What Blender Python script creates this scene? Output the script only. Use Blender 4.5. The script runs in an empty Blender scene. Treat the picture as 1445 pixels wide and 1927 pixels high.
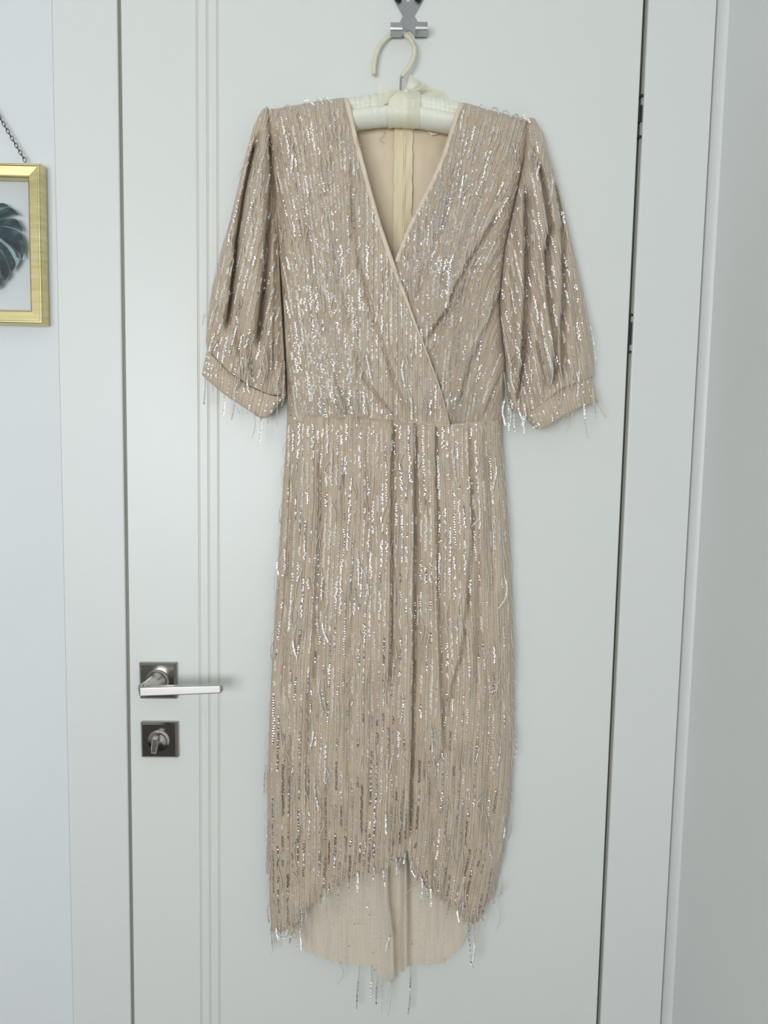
import bpy, math, random
import numpy as np
from mathutils import Matrix, Vector

random.seed(7)
rng = np.random.default_rng(11)
scene = bpy.context.scene
col = scene.collection

# ------------------------------------------------------------------ camera
W, H, F = 1445.0, 1927.0, 1500.0            # photograph size and focal length in pixels
CAM = np.array([0.0, -1.12, 1.34])
PITCH, ROLL = math.radians(5.56), math.radians(1.03)
fwd = np.array([0, math.cos(PITCH), -math.sin(PITCH)])
up0 = np.array([0, math.sin(PITCH), math.cos(PITCH)])
rt0 = np.array([1.0, 0, 0])
rt = math.cos(ROLL) * rt0 + math.sin(ROLL) * up0
upv = math.cos(ROLL) * up0 - math.sin(ROLL) * rt0
cam_data = bpy.data.cameras.new('camera')
cam_data.sensor_fit = 'VERTICAL'
cam_data.sensor_height = 36.0
cam_data.lens = 36.0 * F / H
cam_data.clip_start = 0.01
cam = bpy.data.objects.new('camera', cam_data)
col.objects.link(cam)
m = Matrix(((rt[0], upv[0], -fwd[0], CAM[0]), (rt[1], upv[1], -fwd[1], CAM[1]), (rt[2], upv[2], -fwd[2], CAM[2]), (0, 0, 0, 1)))
cam.matrix_world = m
scene.camera = cam

# ------------------------------------------------------------------ light
scene.view_settings.view_transform = 'Standard'
scene.view_settings.look = 'None'
scene.view_settings.gamma = 1.0
scene.view_settings.use_curve_mapping = False
scene.view_settings.exposure = 0.13
world = bpy.data.worlds.new('sky')
scene.world = world
world.use_nodes = True
world.node_tree.nodes['Background'].inputs[0].default_value = (0.75, 0.85, 1.0, 1)
world.node_tree.nodes['Background'].inputs[1].default_value = 0.4
ROOM_X0, ROOM_Y0, ROOM_Z1 = -2.1, -2.7, 2.65
WIN = (-1.55, -0.08, 0.80, 1.90)             # window in the wall behind the camera: x0 x1 z0 z1
ld = bpy.data.lights.new('window_daylight', 'AREA')
ld.shape = 'RECTANGLE'
ld.size, ld.size_y = WIN[1] - WIN[0], WIN[3] - WIN[2]
ld.energy = 49.0
ld.color = (0.93, 0.97, 1.0)
lo = bpy.data.objects.new('window_daylight', ld)
lo.location = ((WIN[0] + WIN[1]) / 2, ROOM_Y0 - 0.02, (WIN[2] + WIN[3]) / 2)
lo.rotation_euler = (math.radians(90), 0, 0)
col.objects.link(lo)
try:
    scene.cycles.transparent_max_bounces = 24
    scene.cycles.max_bounces = 8
    scene.cycles.diffuse_bounces = 5
    scene.cycles.sample_clamp_indirect = 4.0
except Exception:
    pass


def P(px, py, d=0.0):
    """pixel of the photograph -> point on the plane that lies d metres in front of the door"""
    px, py, d = np.broadcast_arrays(np.asarray(px, float), np.asarray(py, float), np.asarray(d, float))
    a = (px - W / 2) / F
    b = -(py - H / 2) / F
    dr = a[..., None] * rt + b[..., None] * upv + fwd
    t = (-d - CAM[1]) / dr[..., 1]
    return CAM + dr * t[..., None]


# ------------------------------------------------------------------ materials
def new_mat(name):
    mt = bpy.data.materials.new(name)
    mt.use_nodes = True
    nt = mt.node_tree
    b = nt.nodes['Principled BSDF']
    return mt, nt, b


def ramp(nt, stops):
    r = nt.nodes.new('ShaderNodeValToRGB')
    e = r.color_ramp.elements
    while len(e) < len(stops):
        e.new(0.5)
    for el, (p, c) in zip(e, stops):
        el.position = p
        el.color = (*c, 1)
    return r


def noise(nt, vec, scale, detail=3.0, rough=0.55):
    n = nt.nodes.new('ShaderNodeTexNoise')
    n.inputs['Scale'].default_value = scale
    n.inputs['Detail'].default_value = detail
    n.inputs['Roughness'].default_value = rough
    if vec is not None:
        nt.links.new(vec, n.inputs['Vector'])
    return n


def bump(nt, b, height, strength, dist):
    bp = nt.nodes.new('ShaderNodeBump')
    bp.inputs['Strength'].default_value = strength
    bp.inputs['Distance'].default_value = dist
    nt.links.new(height, bp.inputs['Height'])
    nt.links.new(bp.outputs[0], b.inputs['Normal'])


def mapping(nt, kind, scale):
    tc = nt.nodes.new('ShaderNodeTexCoord')
    mp = nt.nodes.new('ShaderNodeMapping')
    mp.inputs['Scale'].default_value = scale
    nt.links.new(tc.outputs[kind], mp.inputs['Vector'])
    return mp.outputs[0]


def painted(name, c1, c2, rough, scale=(3, 3, 3), bstr=0.15, bdist=0.001, bscale=60.0, spec=0.5):
    mt, nt, b = new_mat(name)
    v = mapping(nt, 'Object', scale)
    n = noise(nt, v, 1.0, 4)
    r = ramp(nt, [(0.3, c1), (0.7, c2)])
    nt.links.new(n.outputs[0], r.inputs[0])
    nt.links.new(r.outputs[0], b.inputs['Base Color'])
    b.inputs['Roughness'].default_value = rough
    b.inputs['Specular IOR Level'].default_value = spec
    n2 = noise(nt, mapping(nt, 'Object', (1, 1, 1)), bscale, 4)
    bump(nt, b, n2.outputs[0], bstr, bdist)
    return mt


M_WALL = painted('wall_paint', (0.735, 0.765, 0.775), (0.765, 0.795, 0.80), 0.75, bstr=0.25, bdist=0.0015, bscale=45)
M_WALLD = painted('wall_paint_taupe', (0.36, 0.35, 0.32), (0.40, 0.39, 0.36), 0.8)  # unseen walls, given a darker tone to cut bounced fill light
M_WALLR = painted('wall_paint_grey', (0.79, 0.81, 0.795), (0.82, 0.84, 0.83), 0.6, bstr=0.2, bdist=0.001, bscale=35)
M_CASING = painted('casing_paint', (0.75, 0.765, 0.745), (0.77, 0.785, 0.757), 0.45, bstr=0.05, bdist=0.001)
M_DOOR = painted('door_lacquer', (0.76, 0.775, 0.735), (0.775, 0.79, 0.75), 0.38, bstr=0.04, bdist=0.001, bscale=25)
M_JAMB = painted('jamb_shade', (0.24, 0.24, 0.20), (0.30, 0.30, 0.25), 0.6)  # olive grey carries the shade inside the door gaps
M_SEAL = painted('rubber_seal', (0.03, 0.03, 0.03), (0.045, 0.045, 0.04), 0.6)
M_CEIL = painted('ceiling_paint', (0.78, 0.78, 0.77), (0.80, 0.80, 0.79), 0.8)
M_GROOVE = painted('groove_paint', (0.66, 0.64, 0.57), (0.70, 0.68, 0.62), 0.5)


def floor_material():
    mt, nt, b = new_mat('dark_wood_floor')
    v = mapping(nt, 'Object', (9, 0.9, 1))
    n = noise(nt, v, 3.0, 6)
    r = ramp(nt, [(0.3, (0.022, 0.014, 0.009)), (0.7, (0.05, 0.031, 0.02))])
    nt.links.new(n.outputs[0], r.inputs[0])
    nt.links.new(r.outputs[0], b.inputs['Base Color'])
    b.inputs['Roughness'].default_value = 0.5
    return mt


def metal(name, c1, c2, rough, scale=(4, 200, 200), bstr=0.05):
    mt, nt, b = new_mat(name)
    v = mapping(nt, 'Object', scale)
    n = noise(nt, v, 1.0, 4)
    r = ramp(nt, [(0.25, c1), (0.75, c2)])
    nt.links.new(n.outputs[0], r.inputs[0])
    nt.links.new(r.outputs[0], b.inputs['Base Color'])
    b.inputs['Metallic'].default_value = 1.0
    b.inputs['Roughness'].default_value = rough
    bump(nt, b, n.outputs[0], bstr, 0.0005)
    return mt


M_NICKEL = metal('satin_nickel', (0.52, 0.50, 0.46), (0.60, 0.58, 0.55), 0.24)
M_LEVER = metal('brushed_nickel', (0.46, 0.445, 0.42), (0.54, 0.525, 0.50), 0.42)
M_NICKELD = metal('nickel_dark_reflection', (0.28, 0.265, 0.245), (0.34, 0.325, 0.30), 0.2)  # rosette metal, dark room reflections put into its colour
M_STEEL = metal('hook_steel', (0.40, 0.40, 0.41), (0.48, 0.48, 0.49), 0.33, (120, 120, 6))
M_CHROME = metal('wire_chrome', (0.6, 0.62, 0.64), (0.68, 0.7, 0.72), 0.15)
M_GOLD = metal('gold_leaf_frame', (0.60, 0.51, 0.24), (0.82, 0.73, 0.42), 0.42, (25, 25, 160), 0.25)
M_GOLDH = metal('gold_leaf_frame_rail', (0.60, 0.51, 0.24), (0.80, 0.71, 0.40), 0.45, (12, 25, 160), 0.25)
M_IRON = metal('dark_chain', (0.10, 0.09, 0.085), (0.17, 0.155, 0.15), 0.4)
M_BLACK = painted('black_rubber', (0.008, 0.008, 0.008), (0.014, 0.014, 0.014), 0.4)
M_VINYL = painted('cream_vinyl', (0.74, 0.70, 0.52), (0.79, 0.76, 0.60), 0.35, (60, 60, 60))


def cloth(name, c1, c2, rough=0.7, sheen=0.3, vscale=(30, 30, 30), trans=0.0):
    mt, nt, b = new_mat(name)
    v = mapping(nt, 'Object', vscale)
    n = noise(nt, v, 1.0, 4)
    r = ramp(nt, [(0.3, c1), (0.7, c2)])
    nt.links.new(n.outputs[0], r.inputs[0])
    nt.links.new(r.outputs[0], b.inputs['Base Color'])
    b.inputs['Roughness'].default_value = rough
    b.inputs['Sheen Weight'].default_value = sheen
    n2 = noise(nt, mapping(nt, 'Object', (1, 1, 1)), 900.0, 2)
    bump(nt, b, n2.outputs[0], 0.15, 0.0004)
    if trans > 0:
        out = nt.nodes['Material Output']
        tr = nt.nodes.new('ShaderNodeBsdfTransparent')
        mx = nt.nodes.new('ShaderNodeMixShader')
        mx.inputs[0].default_value = trans
        nt.links.new(b.outputs[0], mx.inputs[1])
        nt.links.new(tr.outputs[0], mx.inputs[2])
        nt.links.new(mx.outputs[0], out.inputs[0])
    return mt


M_SATIN = cloth('cream_satin', (0.80, 0.80, 0.66), (0.86, 0.87, 0.76), 0.42, 0.2)
M_BAND = cloth('cream_satin_band', (0.80, 0.77, 0.58), (0.85, 0.83, 0.66), 0.42, 0.2)
M_ORGANZA = cloth('sheer_organza', (0.88, 0.85, 0.66), (0.92, 0.90, 0.74), 0.5, 0.2, trans=0.35)
M_LINING = cloth('beige_lining', (0.76, 0.61, 0.43), (0.80, 0.66, 0.48), 0.55, 0.25)
M_ZIPTAPE = cloth('cream_zip_tape', (0.80, 0.68, 0.44), (0.86, 0.75, 0.52), 0.6, 0.2, (60, 60, 8))
M_BINDING = cloth('beige_binding', (0.76, 0.63, 0.49), (0.80, 0.68, 0.54), 0.6, 0.3)
M_THREAD = cloth('champagne_thread', (0.62, 0.53, 0.42), (0.78, 0.70, 0.58), 0.6, 0.3, (90, 90, 90))
M_CLEAR = cloth('clear_strand', (0.58, 0.54, 0.48), (0.74, 0.70, 0.64), 0.35, 0.1, (90, 90, 90), trans=0.25)


def fabric_material(name, ca, cb, line_w=0.85):
    """crinkled tulle: UV.x counts sequin rows, UV.y runs along them (in hundreds of pixels)"""
    mt, nt, b = new_mat(name)
    uv = nt.nodes.new('ShaderNodeUVMap')
    uv.uv_map = 'UVMap'
    mp = nt.nodes.new('ShaderNodeMapping')
    mp.inputs['Scale'].default_value = (3.2, 1.1, 1)
    nt.links.new(uv.outputs[0], mp.inputs['Vector'])
    n = noise(nt, mp.outputs[0], 1.0, 5, 0.6)
    r = ramp(nt, [(0.28, ca), (0.72, cb)])
    nt.links.new(n.outputs[0], r.inputs[0])
    # stitched thread line beside every row
    sx = nt.nodes.new('ShaderNodeSeparateXYZ')
    nt.links.new(uv.outputs[0], sx.inputs[0])
    wob = noise(nt, mp.outputs[0], 0.6, 3)
    ad = nt.nodes.new('ShaderNodeMath'); ad.operation = 'MULTIPLY_ADD'
    nt.links.new(wob.outputs[0], ad.inputs[0]); ad.inputs[1].default_value = 0.35
    nt.links.new(sx.outputs[0], ad.inputs[2])
    m2 = nt.nodes.new('ShaderNodeMath'); m2.operation = 'MULTIPLY'
    nt.links.new(ad.outputs[0], m2.inputs[0]); m2.inputs[1].default_value = 2.0
    fr = nt.nodes.new('ShaderNodeMath'); fr.operation = 'FRACT'
    nt.links.new(m2.outputs[0], fr.inputs[0])
    line = ramp(nt, [(0.0, (0.50, 0.44, 0.41)), (0.07, (0.50, 0.44, 0.41)), (0.15, (1, 1, 1)), (1.0, (1, 1, 1))])
    nt.links.new(fr.outputs[0], line.inputs[0])
    mx = nt.nodes.new('ShaderNodeMix'); mx.data_type = 'RGBA'; mx.blend_type = 'MULTIPLY'
    mx.inputs[0].default_value = line_w
    nt.links.new(r.outputs[0], mx.inputs[6]); nt.links.new(line.outputs[0], mx.inputs[7])
    mp3 = nt.nodes.new('ShaderNodeMapping')
    mp3.inputs['Scale'].default_value = (7.0, 22.0, 1)
    nt.links.new(uv.outputs[0], mp3.inputs['Vector'])
    n3 = noise(nt, mp3.outputs[0], 1.0, 3, 0.7)
    r3 = ramp(nt, [(0.32, (0.80, 0.79, 0.79)), (0.66, (1.0, 1.0, 1.0))])
    nt.links.new(n3.outputs[0], r3.inputs[0])
    mx2 = nt.nodes.new('ShaderNodeMix'); mx2.data_type = 'RGBA'; mx2.blend_type = 'MULTIPLY'
    mx2.inputs[0].default_value = 1.0
    nt.links.new(mx.outputs[2], mx2.inputs[6]); nt.links.new(r3.outputs[0], mx2.inputs[7])
    nt.links.new(mx2.outputs[2], b.inputs['Base Color'])
    b.inputs['Roughness'].default_value = 0.65
    b.inputs['Sheen Weight'].default_value = 0.25
    mp2 = nt.nodes.new('ShaderNodeMapping')
    mp2.inputs['Scale'].default_value = (2.4, 1.6, 1)
    nt.links.new(uv.outputs[0], mp2.inputs['Vector'])
    n2 = noise(nt, mp2.outputs[0], 2.0, 4, 0.6)
    bump(nt, b, n2.outputs[0], 0.55, 0.0022)
    return mt


M_FABRIC = fabric_material('sequin_tulle', (0.585, 0.465, 0.335), (0.755, 0.63, 0.48))


M_HEMBACK = fabric_material('tulle_reverse', (0.79, 0.69, 0.55), (0.87, 0.78, 0.65), 0.3)


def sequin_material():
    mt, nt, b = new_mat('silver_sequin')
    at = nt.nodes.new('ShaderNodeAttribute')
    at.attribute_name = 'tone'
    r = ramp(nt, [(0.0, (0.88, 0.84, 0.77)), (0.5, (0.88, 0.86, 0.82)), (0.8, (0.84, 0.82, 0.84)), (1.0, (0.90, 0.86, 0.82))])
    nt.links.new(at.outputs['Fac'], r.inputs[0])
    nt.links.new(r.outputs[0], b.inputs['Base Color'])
    met = ramp(nt, [(0.0, (0.40,) * 3), (0.5, (0.68,) * 3), (0.78, (1.0,) * 3)])  # low tones pale and less metallic, in place of bright ceiling reflections
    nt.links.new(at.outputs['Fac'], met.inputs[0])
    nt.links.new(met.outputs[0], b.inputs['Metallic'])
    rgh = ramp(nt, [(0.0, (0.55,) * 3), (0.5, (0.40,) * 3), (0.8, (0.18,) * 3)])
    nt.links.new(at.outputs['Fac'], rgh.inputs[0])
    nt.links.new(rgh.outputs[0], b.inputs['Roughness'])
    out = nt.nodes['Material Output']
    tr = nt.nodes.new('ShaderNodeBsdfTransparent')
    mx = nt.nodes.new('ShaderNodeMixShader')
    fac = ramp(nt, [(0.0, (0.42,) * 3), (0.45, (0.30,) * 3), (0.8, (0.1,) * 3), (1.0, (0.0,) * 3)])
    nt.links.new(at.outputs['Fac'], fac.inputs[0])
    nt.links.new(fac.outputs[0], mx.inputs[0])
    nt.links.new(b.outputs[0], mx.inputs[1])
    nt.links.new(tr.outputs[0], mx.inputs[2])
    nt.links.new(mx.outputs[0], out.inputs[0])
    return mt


M_SEQUIN = sequin_material()


def glass_material():
    mt, nt, b = new_mat('clear_glass')
    out = nt.nodes['Material Output']
    tr = nt.nodes.new('ShaderNodeBsdfTransparent')
    tr.inputs[0].default_value = (0.99, 0.995, 0.995, 1)
    gl = nt.nodes.new('ShaderNodeBsdfGlossy')
    gl.inputs['Roughness'].default_value = 0.05
    lw = nt.nodes.new('ShaderNodeLayerWeight')
    lw.inputs['Blend'].default_value = 0.5
    pw = nt.nodes.new('ShaderNodeMath'); pw.operation = 'POWER'
    nt.links.new(lw.outputs['Facing'], pw.inputs[0]); pw.inputs[1].default_value = 5.0
    fz = nt.nodes.new('ShaderNodeMath'); fz.operation = 'MULTIPLY_ADD'
    nt.links.new(pw.outputs[0], fz.inputs[0]); fz.inputs[1].default_value = 0.7; fz.inputs[2].default_value = 0.025
    mx = nt.nodes.new('ShaderNodeMixShader')
    nt.links.new(fz.outputs[0], mx.inputs[0])
    nt.links.new(tr.outputs[0], mx.inputs[1])
    nt.links.new(gl.outputs[0], mx.inputs[2])
    nt.links.new(mx.outputs[0], out.inputs[0])
    return mt


M_GLASS = glass_material()


def leaf_material(name, c1, c2, c3):
    mt, nt, b = new_mat(name)
    v = mapping(nt, 'Object', (70, 70, 110))
    n = noise(nt, v, 1.0, 4, 0.6)
    r = ramp(nt, [(0.30, c1), (0.5, c2), (0.72, c3)])
    nt.links.new(n.outputs[0], r.inputs[0])
    nt.links.new(r.outputs[0], b.inputs['Base Color'])
    b.inputs['Roughness'].default_value = 0.5
    return mt


M_LEAF = leaf_material('watercolour_leaf', (0.003, 0.006, 0.010), (0.016, 0.045, 0.058), (0.07, 0.14, 0.155))
M_LEAFP = leaf_material('watercolour_leaf_pale', (0.20, 0.32, 0.33), (0.28, 0.40, 0.40), (0.36, 0.47, 0.46))

# ------------------------------------------------------------------ object helpers
ORIGIN = {}


def empty(name, loc, label, cat):
    o = bpy.data.objects.new(name, None)
    o.empty_display_size = 0.05
    o.location = loc
    col.objects.link(o)
    ORIGIN[o.name] = np.array(loc, float)
    o['label'] = label
    o['category'] = cat
    return o


def mk(name, verts, faces, mat, parent=None, smooth=True, uv=None, tone=None, kind=None, label=None):
    """link ONE mesh object; verts are world coordinates"""
    v = np.asarray(verts, float).reshape(-1, 3)
    org = ORIGIN[parent.name] if parent is not None else np.zeros(3)
    me = bpy.data.meshes.new(name)
    if isinstance(faces, np.ndarray):
        n, k = faces.shape
        me.vertices.add(len(v))
        me.vertices.foreach_set('co', (v - org).astype(np.float32).ravel())
        me.loops.add(n * k)
        me.loops.foreach_set('vertex_index', faces.astype(np.int32).ravel())
        me.polygons.add(n)
        me.polygons.foreach_set('loop_start', np.arange(0, n * k, k, dtype=np.int32))
        me.polygons.foreach_set('loop_total', np.full(n, k, dtype=np.int32))
        me.update(calc_edges=True)
    else:
        me.from_pydata([tuple(p) for p in (v - org)], [], [tuple(f) for f in faces])
    if uv is not None:
        l = me.uv_layers.new(name='UVMap')
        vi = np.zeros(len(me.loops), dtype=np.int32)
        me.loops.foreach_get('vertex_index', vi)
        l.data.foreach_set('uv', np.asarray(uv, np.float32)[vi].ravel())
    if tone is not None:
        a = me.attributes.new('tone', 'FLOAT', 'POINT')
        a.data.foreach_set('value', np.asarray(tone, np.float32))
    me.materials.append(mat)
    if smooth:
        me.polygons.foreach_set('use_smooth', np.ones(len(me.polygons), dtype=bool))
    me.validate()
    o = bpy.data.objects.new(name, me)
    col.objects.link(o)
    ORIGIN[o.name] = org.copy()
    if parent is not None:
        o.parent = parent
    if kind:
        o['kind'] = kind
    if label:
        o['label'] = label
    return o


def structure(name, verts, faces, mat, label, cat, smooth=False):
    o = mk(name, verts, faces, mat, None, smooth)
    o['kind'] = 'structure'
    o['label'] = label
    o['category'] = cat
    return o


def box(x0, x1, y0, y1, z0, z1):
    v = [(x0, y0, z0), (x1, y0, z0), (x1, y1, z0), (x0, y1, z0), (x0, y0, z1), (x1, y0, z1), (x1, y1, z1), (x0, y1, z1)]
    f = [(0, 3, 2, 1), (4, 5, 6, 7), (0, 1, 5, 4), (1, 2, 6, 5), (2, 3, 7, 6), (3, 0, 4, 7)]
    return v, f


def join(*parts):
    V, Fc = [], []
    for v, f in parts:
        n = len(V)
        V += [tuple(p) for p in v]
        Fc += [tuple(i + n for i in q) for q in f]
    return V, Fc


def prism(poly_xz, y_front, y_back, bevel=0.0):
    """polygon in x,z (any order) extruded along y; optional chamfer on the front rim"""
    n = len(poly_xz)
    a = sum(poly_xz[i][0] * poly_xz[(i + 1) % n][1] - poly_xz[(i + 1) % n][0] * poly_xz[i][1] for i in range(n))
    pts = list(poly_xz) if a > 0 else list(reversed(poly_xz))
    V, Fc = [], []
    if bevel > 0:
        cx = sum(p[0] for p in pts) / n
        cz = sum(p[1] for p in pts) / n
        ins = []
        for (x, z) in pts:
            l = math.hypot(x - cx, z - cz)
            q = (l - bevel * 1.35) / l
            ins.append((cx + (x - cx) * q, cz + (z - cz) * q))
        rings = [(ins, y_front), (pts, y_front + bevel), (pts, y_back)]
    else:
        rings = [(pts, y_front), (pts, y_back)]
    for pp, y in rings:
        V += [(x, y, z) for x, z in pp]
    Fc.append(tuple(range(n)))
    for r in range(len(rings) - 1):
        for i in range(n):
            j = (i + 1) % n
            Fc.append((r * n + j, r * n + i, (r + 1) * n + i, (r + 1) * n + j))
    Fc.append(tuple((len(rings) - 1) * n + i for i in reversed(range(n))))
    return V, Fc


def tube(path, rad, sides=8, cap=True, flat=None):
    path = np.asarray(path, float)
    n = len(path)
    rad = np.broadcast_to(np.asarray(rad, float), (n,))
    tg = np.gradient(path, axis=0)
    tg /= np.linalg.norm(tg, axis=1)[:, None] + 1e-12
    ref = np.array([0.0, 1.0, 0.0])
    if abs(tg[:, 1]).mean() > 0.8:
        ref = np.array([0.0, 0.0, 1.0])
    a = np.cross(tg, ref)
    a /= np.linalg.norm(a, axis=1)[:, None] + 1e-12
    b = np.cross(tg, a)
    th = np.linspace(0, 2 * math.pi, sides, endpoint=False)
    fl = 1.0 if flat is None else flat
    V = path[:, None, :] + rad[:, None, None] * (np.cos(th)[None, :, None] * a[:, None, :] + fl * np.sin(th)[None, :, None] * b[:, None, :])
    V = V.reshape(-1, 3)
    Fc = []
    for i in range(n - 1):
        for j in range(sides):
            k = (j + 1) % sides
            Fc.append((i * sides + j, i * sides + k, (i + 1) * sides + k, (i + 1) * sides + j))
    if cap:
        Fc.append(tuple(reversed(range(sides))))
        Fc.append(tuple((n - 1) * sides + j for j in range(sides)))
    return [tuple(p) for p in V], Fc


def grid_faces(nu, nv):
    """grid of nv x nu vertices, index = v*nu + u"""
    i, j = np.meshgrid(np.arange(nv - 1), np.arange(nu - 1), indexing='ij')
    a = (i * nu + j).ravel()
    return np.stack([a, a + nu, a + nu + 1, a + 1], axis=1)


def spline(pts, n):
    """Catmull-Rom resampling of a short polyline"""
    p = np.asarray(pts, float)
    p = np.vstack([2 * p[0] - p[1], p, 2 * p[-1] - p[-2]])
    seg = len(p) - 3
    t = np.linspace(0, seg - 1e-9, n)
    i = t.astype(int)
    f = (t - i)[:, None]
    a, b, c, d = p[i], p[i + 1], p[i + 2], p[i + 3]
    return 0.5 * (2 * b + (c - a) * f + (2 * a - 5 * b + 4 * c - d) * f ** 2 + (3 * b - a - 3 * c + d) * f ** 3)


# ------------------------------------------------------------------ room shell
def X(px, py=963.0, d=0.0):
    return float(P(px, py, d)[0])


def Z(py, px=722.0, d=0.0):
    return float(P(px, py, d)[2])


xDL, xDR = X(239.5), X(1168)                # door edges
xCL = X(233.5)                              # left casing edge
xCR = X(1175)                               # right casing edge
xWL = X(117)                                # left casing / wall seam
xWR = X(1296)                               # right casing / corner bead
xBR = X(1310.5)                             # right wall face
DOOR_T = 2.02

v, f = join(box(ROOM_X0, xWL, 0.0012, 0.12, 0, ROOM_Z1), box(xWL, xBR, 0.0012, 0.12, DOOR_T + 0.09, ROOM_Z1))
wall_back = structure('wall_back', v, f, M_WALL, 'bluish white plaster wall left of the door casing', 'wall')
v, f = box(xBR, xBR + 0.12, ROOM_Y0 - 0.12, 0.12, 0, ROOM_Z1)
structure('wall_right', v, f, M_WALLR, 'pale grey side wall at the right edge of the picture', 'wall')
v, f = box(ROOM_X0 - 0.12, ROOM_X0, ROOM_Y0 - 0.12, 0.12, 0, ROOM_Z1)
structure('wall_left', v, f, M_WALLD, 'taupe side wall beyond the left edge of the picture', 'wall')
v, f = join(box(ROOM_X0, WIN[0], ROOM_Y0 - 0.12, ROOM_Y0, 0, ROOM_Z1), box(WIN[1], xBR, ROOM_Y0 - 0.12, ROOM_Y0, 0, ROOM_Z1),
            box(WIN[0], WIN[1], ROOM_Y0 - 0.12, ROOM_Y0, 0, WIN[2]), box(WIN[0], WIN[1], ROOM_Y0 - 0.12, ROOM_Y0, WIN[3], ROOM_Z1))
structure('wall_front', v, f, M_WALLD, 'taupe wall with the window behind the camera', 'wall')
v, f = box(ROOM_X0, xBR, ROOM_Y0, 0.1, -0.05, 0)
structure('floor', v, f, floor_material(), 'dark brown wooden floor of the room', 'floor')
v, f = box(ROOM_X0, xBR, ROOM_Y0, 0.1, ROOM_Z1, ROOM_Z1 + 0.05)
structure('ceiling', v, f, M_CEIL, 'white ceiling of the room', 'ceiling')
# window frame around the daylight
wf = []
b_ = 0.05
for (x0, x1, z0, z1) in ((WIN[0], WIN[0] + b_, WIN[2], WIN[3]), (WIN[1] - b_, WIN[1], WIN[2], WIN[3]), (WIN[0], WIN[1], WIN[2], WIN[2] + b_),
                         (WIN[0], WIN[1], WIN[3] - b_, WIN[3]), ((WIN[0] + WIN[1]) / 2 - 0.04, (WIN[0] + WIN[1]) / 2 + 0.04, WIN[2], WIN[3])):
    wf.append(box(x0, x1, ROOM_Y0 - 0.015, ROOM_Y0 + 0.02, z0, z1))
v, f = join(*wf)
structure('window_1', v, f, M_CASING, 'white window frame behind the camera', 'window')


# casings: flat boards with rounded inner edge
def casing(name, x0, x1, yf, round_left, round_right, label, z1=DOOR_T + 0.09):
    r = 0.0022
    prof = []
    if round_left:
        prof += [(x0, 0.045), (x0, yf + r), (x0 + 0.3 * r, yf + 0.3 * r), (x0 + r, yf)]
    else:
        prof += [(x0, 0.045), (x0, yf)]
    if round_right:
        prof += [(x1 - r, yf), (x1 - 0.3 * r, yf + 0.3 * r), (x1, yf + r), (x1, 0.045)]
    else:
        prof += [(x1, yf), (x1, 0.045)]
    n = len(prof)
    V = [(x, y, 0.0) for x, y in prof] + [(x, y, z1) for x, y in prof]
    Fc = [(i, (i + 1) % n, n + (i + 1) % n, n + i) for i in range(n)]
    Fc += [tuple(reversed(range(n))), tuple(range(n, 2 * n))]
    return structure(name, V, Fc, M_CASING, label, 'door trim')


casing('trim_1', xWL + 0.0008, xCL, 0.0, False, True, 'flat white door casing board left of the door, beside the wall')
casing('trim_2', xCR, xWR - 0.0006, 0.0, True, False, 'flat white door casing board right of the door')
# quarter round bead in the corner
n = 10
prof = [(xWR, 0.012)] + [(xWR + 0.001 + 0.010 * (1 - math.cos(a)), -0.0155 * math.sin(a) + 0.0) for a in np.linspace(0, math.pi / 2, n)] + [(xBR + 0.001, -0.0165), (xBR + 0.001, 0.012)]
k = len(prof)
V = [(x, y, 0.0) for x, y in prof] + [(x, y, ROOM_Z1 - 0.001) for x, y in prof]
Fc = [(i, (i + 1) % k, k + (i + 1) % k, k + i) for i in range(k)]
structure('trim_3', V, Fc, M_CASING, 'narrow rounded white bead running up the corner of the right wall', 'trim', True)
v, f = box(xCL - 0.07, xCR + 0.07, -0.001, 0.045, DOOR_T + 0.004, DOOR_T + 0.088)
structure('trim_4', v, f, M_CASING, 'flat white casing board above the door', 'door trim')
# jambs in the gaps, their shade painted in as olive grey, with the dark stop behind
v, f = box(xCL - 0.004, xDL - 0.0014, 0.0045, 0.044, 0, DOOR_T)
structure('trim_5', v, f, M_JAMB, 'jamb face with olive grey shade painted on, in the gap left of the door', 'door jamb')
v, f = box(xCR - 0.0026, xCR + 0.004, 0.0045, 0.044, 0, DOOR_T)
structure('trim_6', v, f, M_JAMB, 'jamb face with olive grey shade painted on, in the gap right of the door', 'door jamb')
v, f = box(xCL - 0.03, xCR + 0.03, 0.0452, 0.07, 0, DOOR_T + 0.06)
structure('trim_7', v, f, M_SEAL, 'dark rubber stop behind the door gaps', 'door seal')

# door slab: profile with three shallow grooves
gx = [X(374.8), X(392.8), X(411.2)]
yg = 0.0
prof = [(xDL, 0.042), (xDL, yg + 0.0012), (xDL + 0.0012, yg)]
for g in gx:
    prof += [(g - 0.0017, yg), (g - 0.0012, yg + 0.0011), (g + 0.0012, yg + 0.0011), (g + 0.0017, yg)]
prof += [(xDR - 0.0012, yg), (xDR, yg + 0.0012), (xDR, 0.042)]
k = len(prof)
zb = 0.008
# the hinge-side gap is a little wider at the top
V = [(x, y, zb) for x, y in prof] + [(x - (0.0016 if x > 0.2 else 0.0), y, DOOR_T) for x, y in prof]
Fc = [(i, (i + 1) % k, k + (i + 1) % k, k + i) for i in range(k)] + [tuple(reversed(range(k))), tuple(range(k, 2 * k))]
door = structure('door_1', V, Fc, M_DOOR, 'white lacquered door with three fine vertical grooves, dress hanging on it', 'door')
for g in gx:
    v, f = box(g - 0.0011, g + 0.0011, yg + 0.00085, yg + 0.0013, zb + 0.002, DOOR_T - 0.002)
    mk('groove_strip', v, f, M_GROOVE, door, False)

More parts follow.
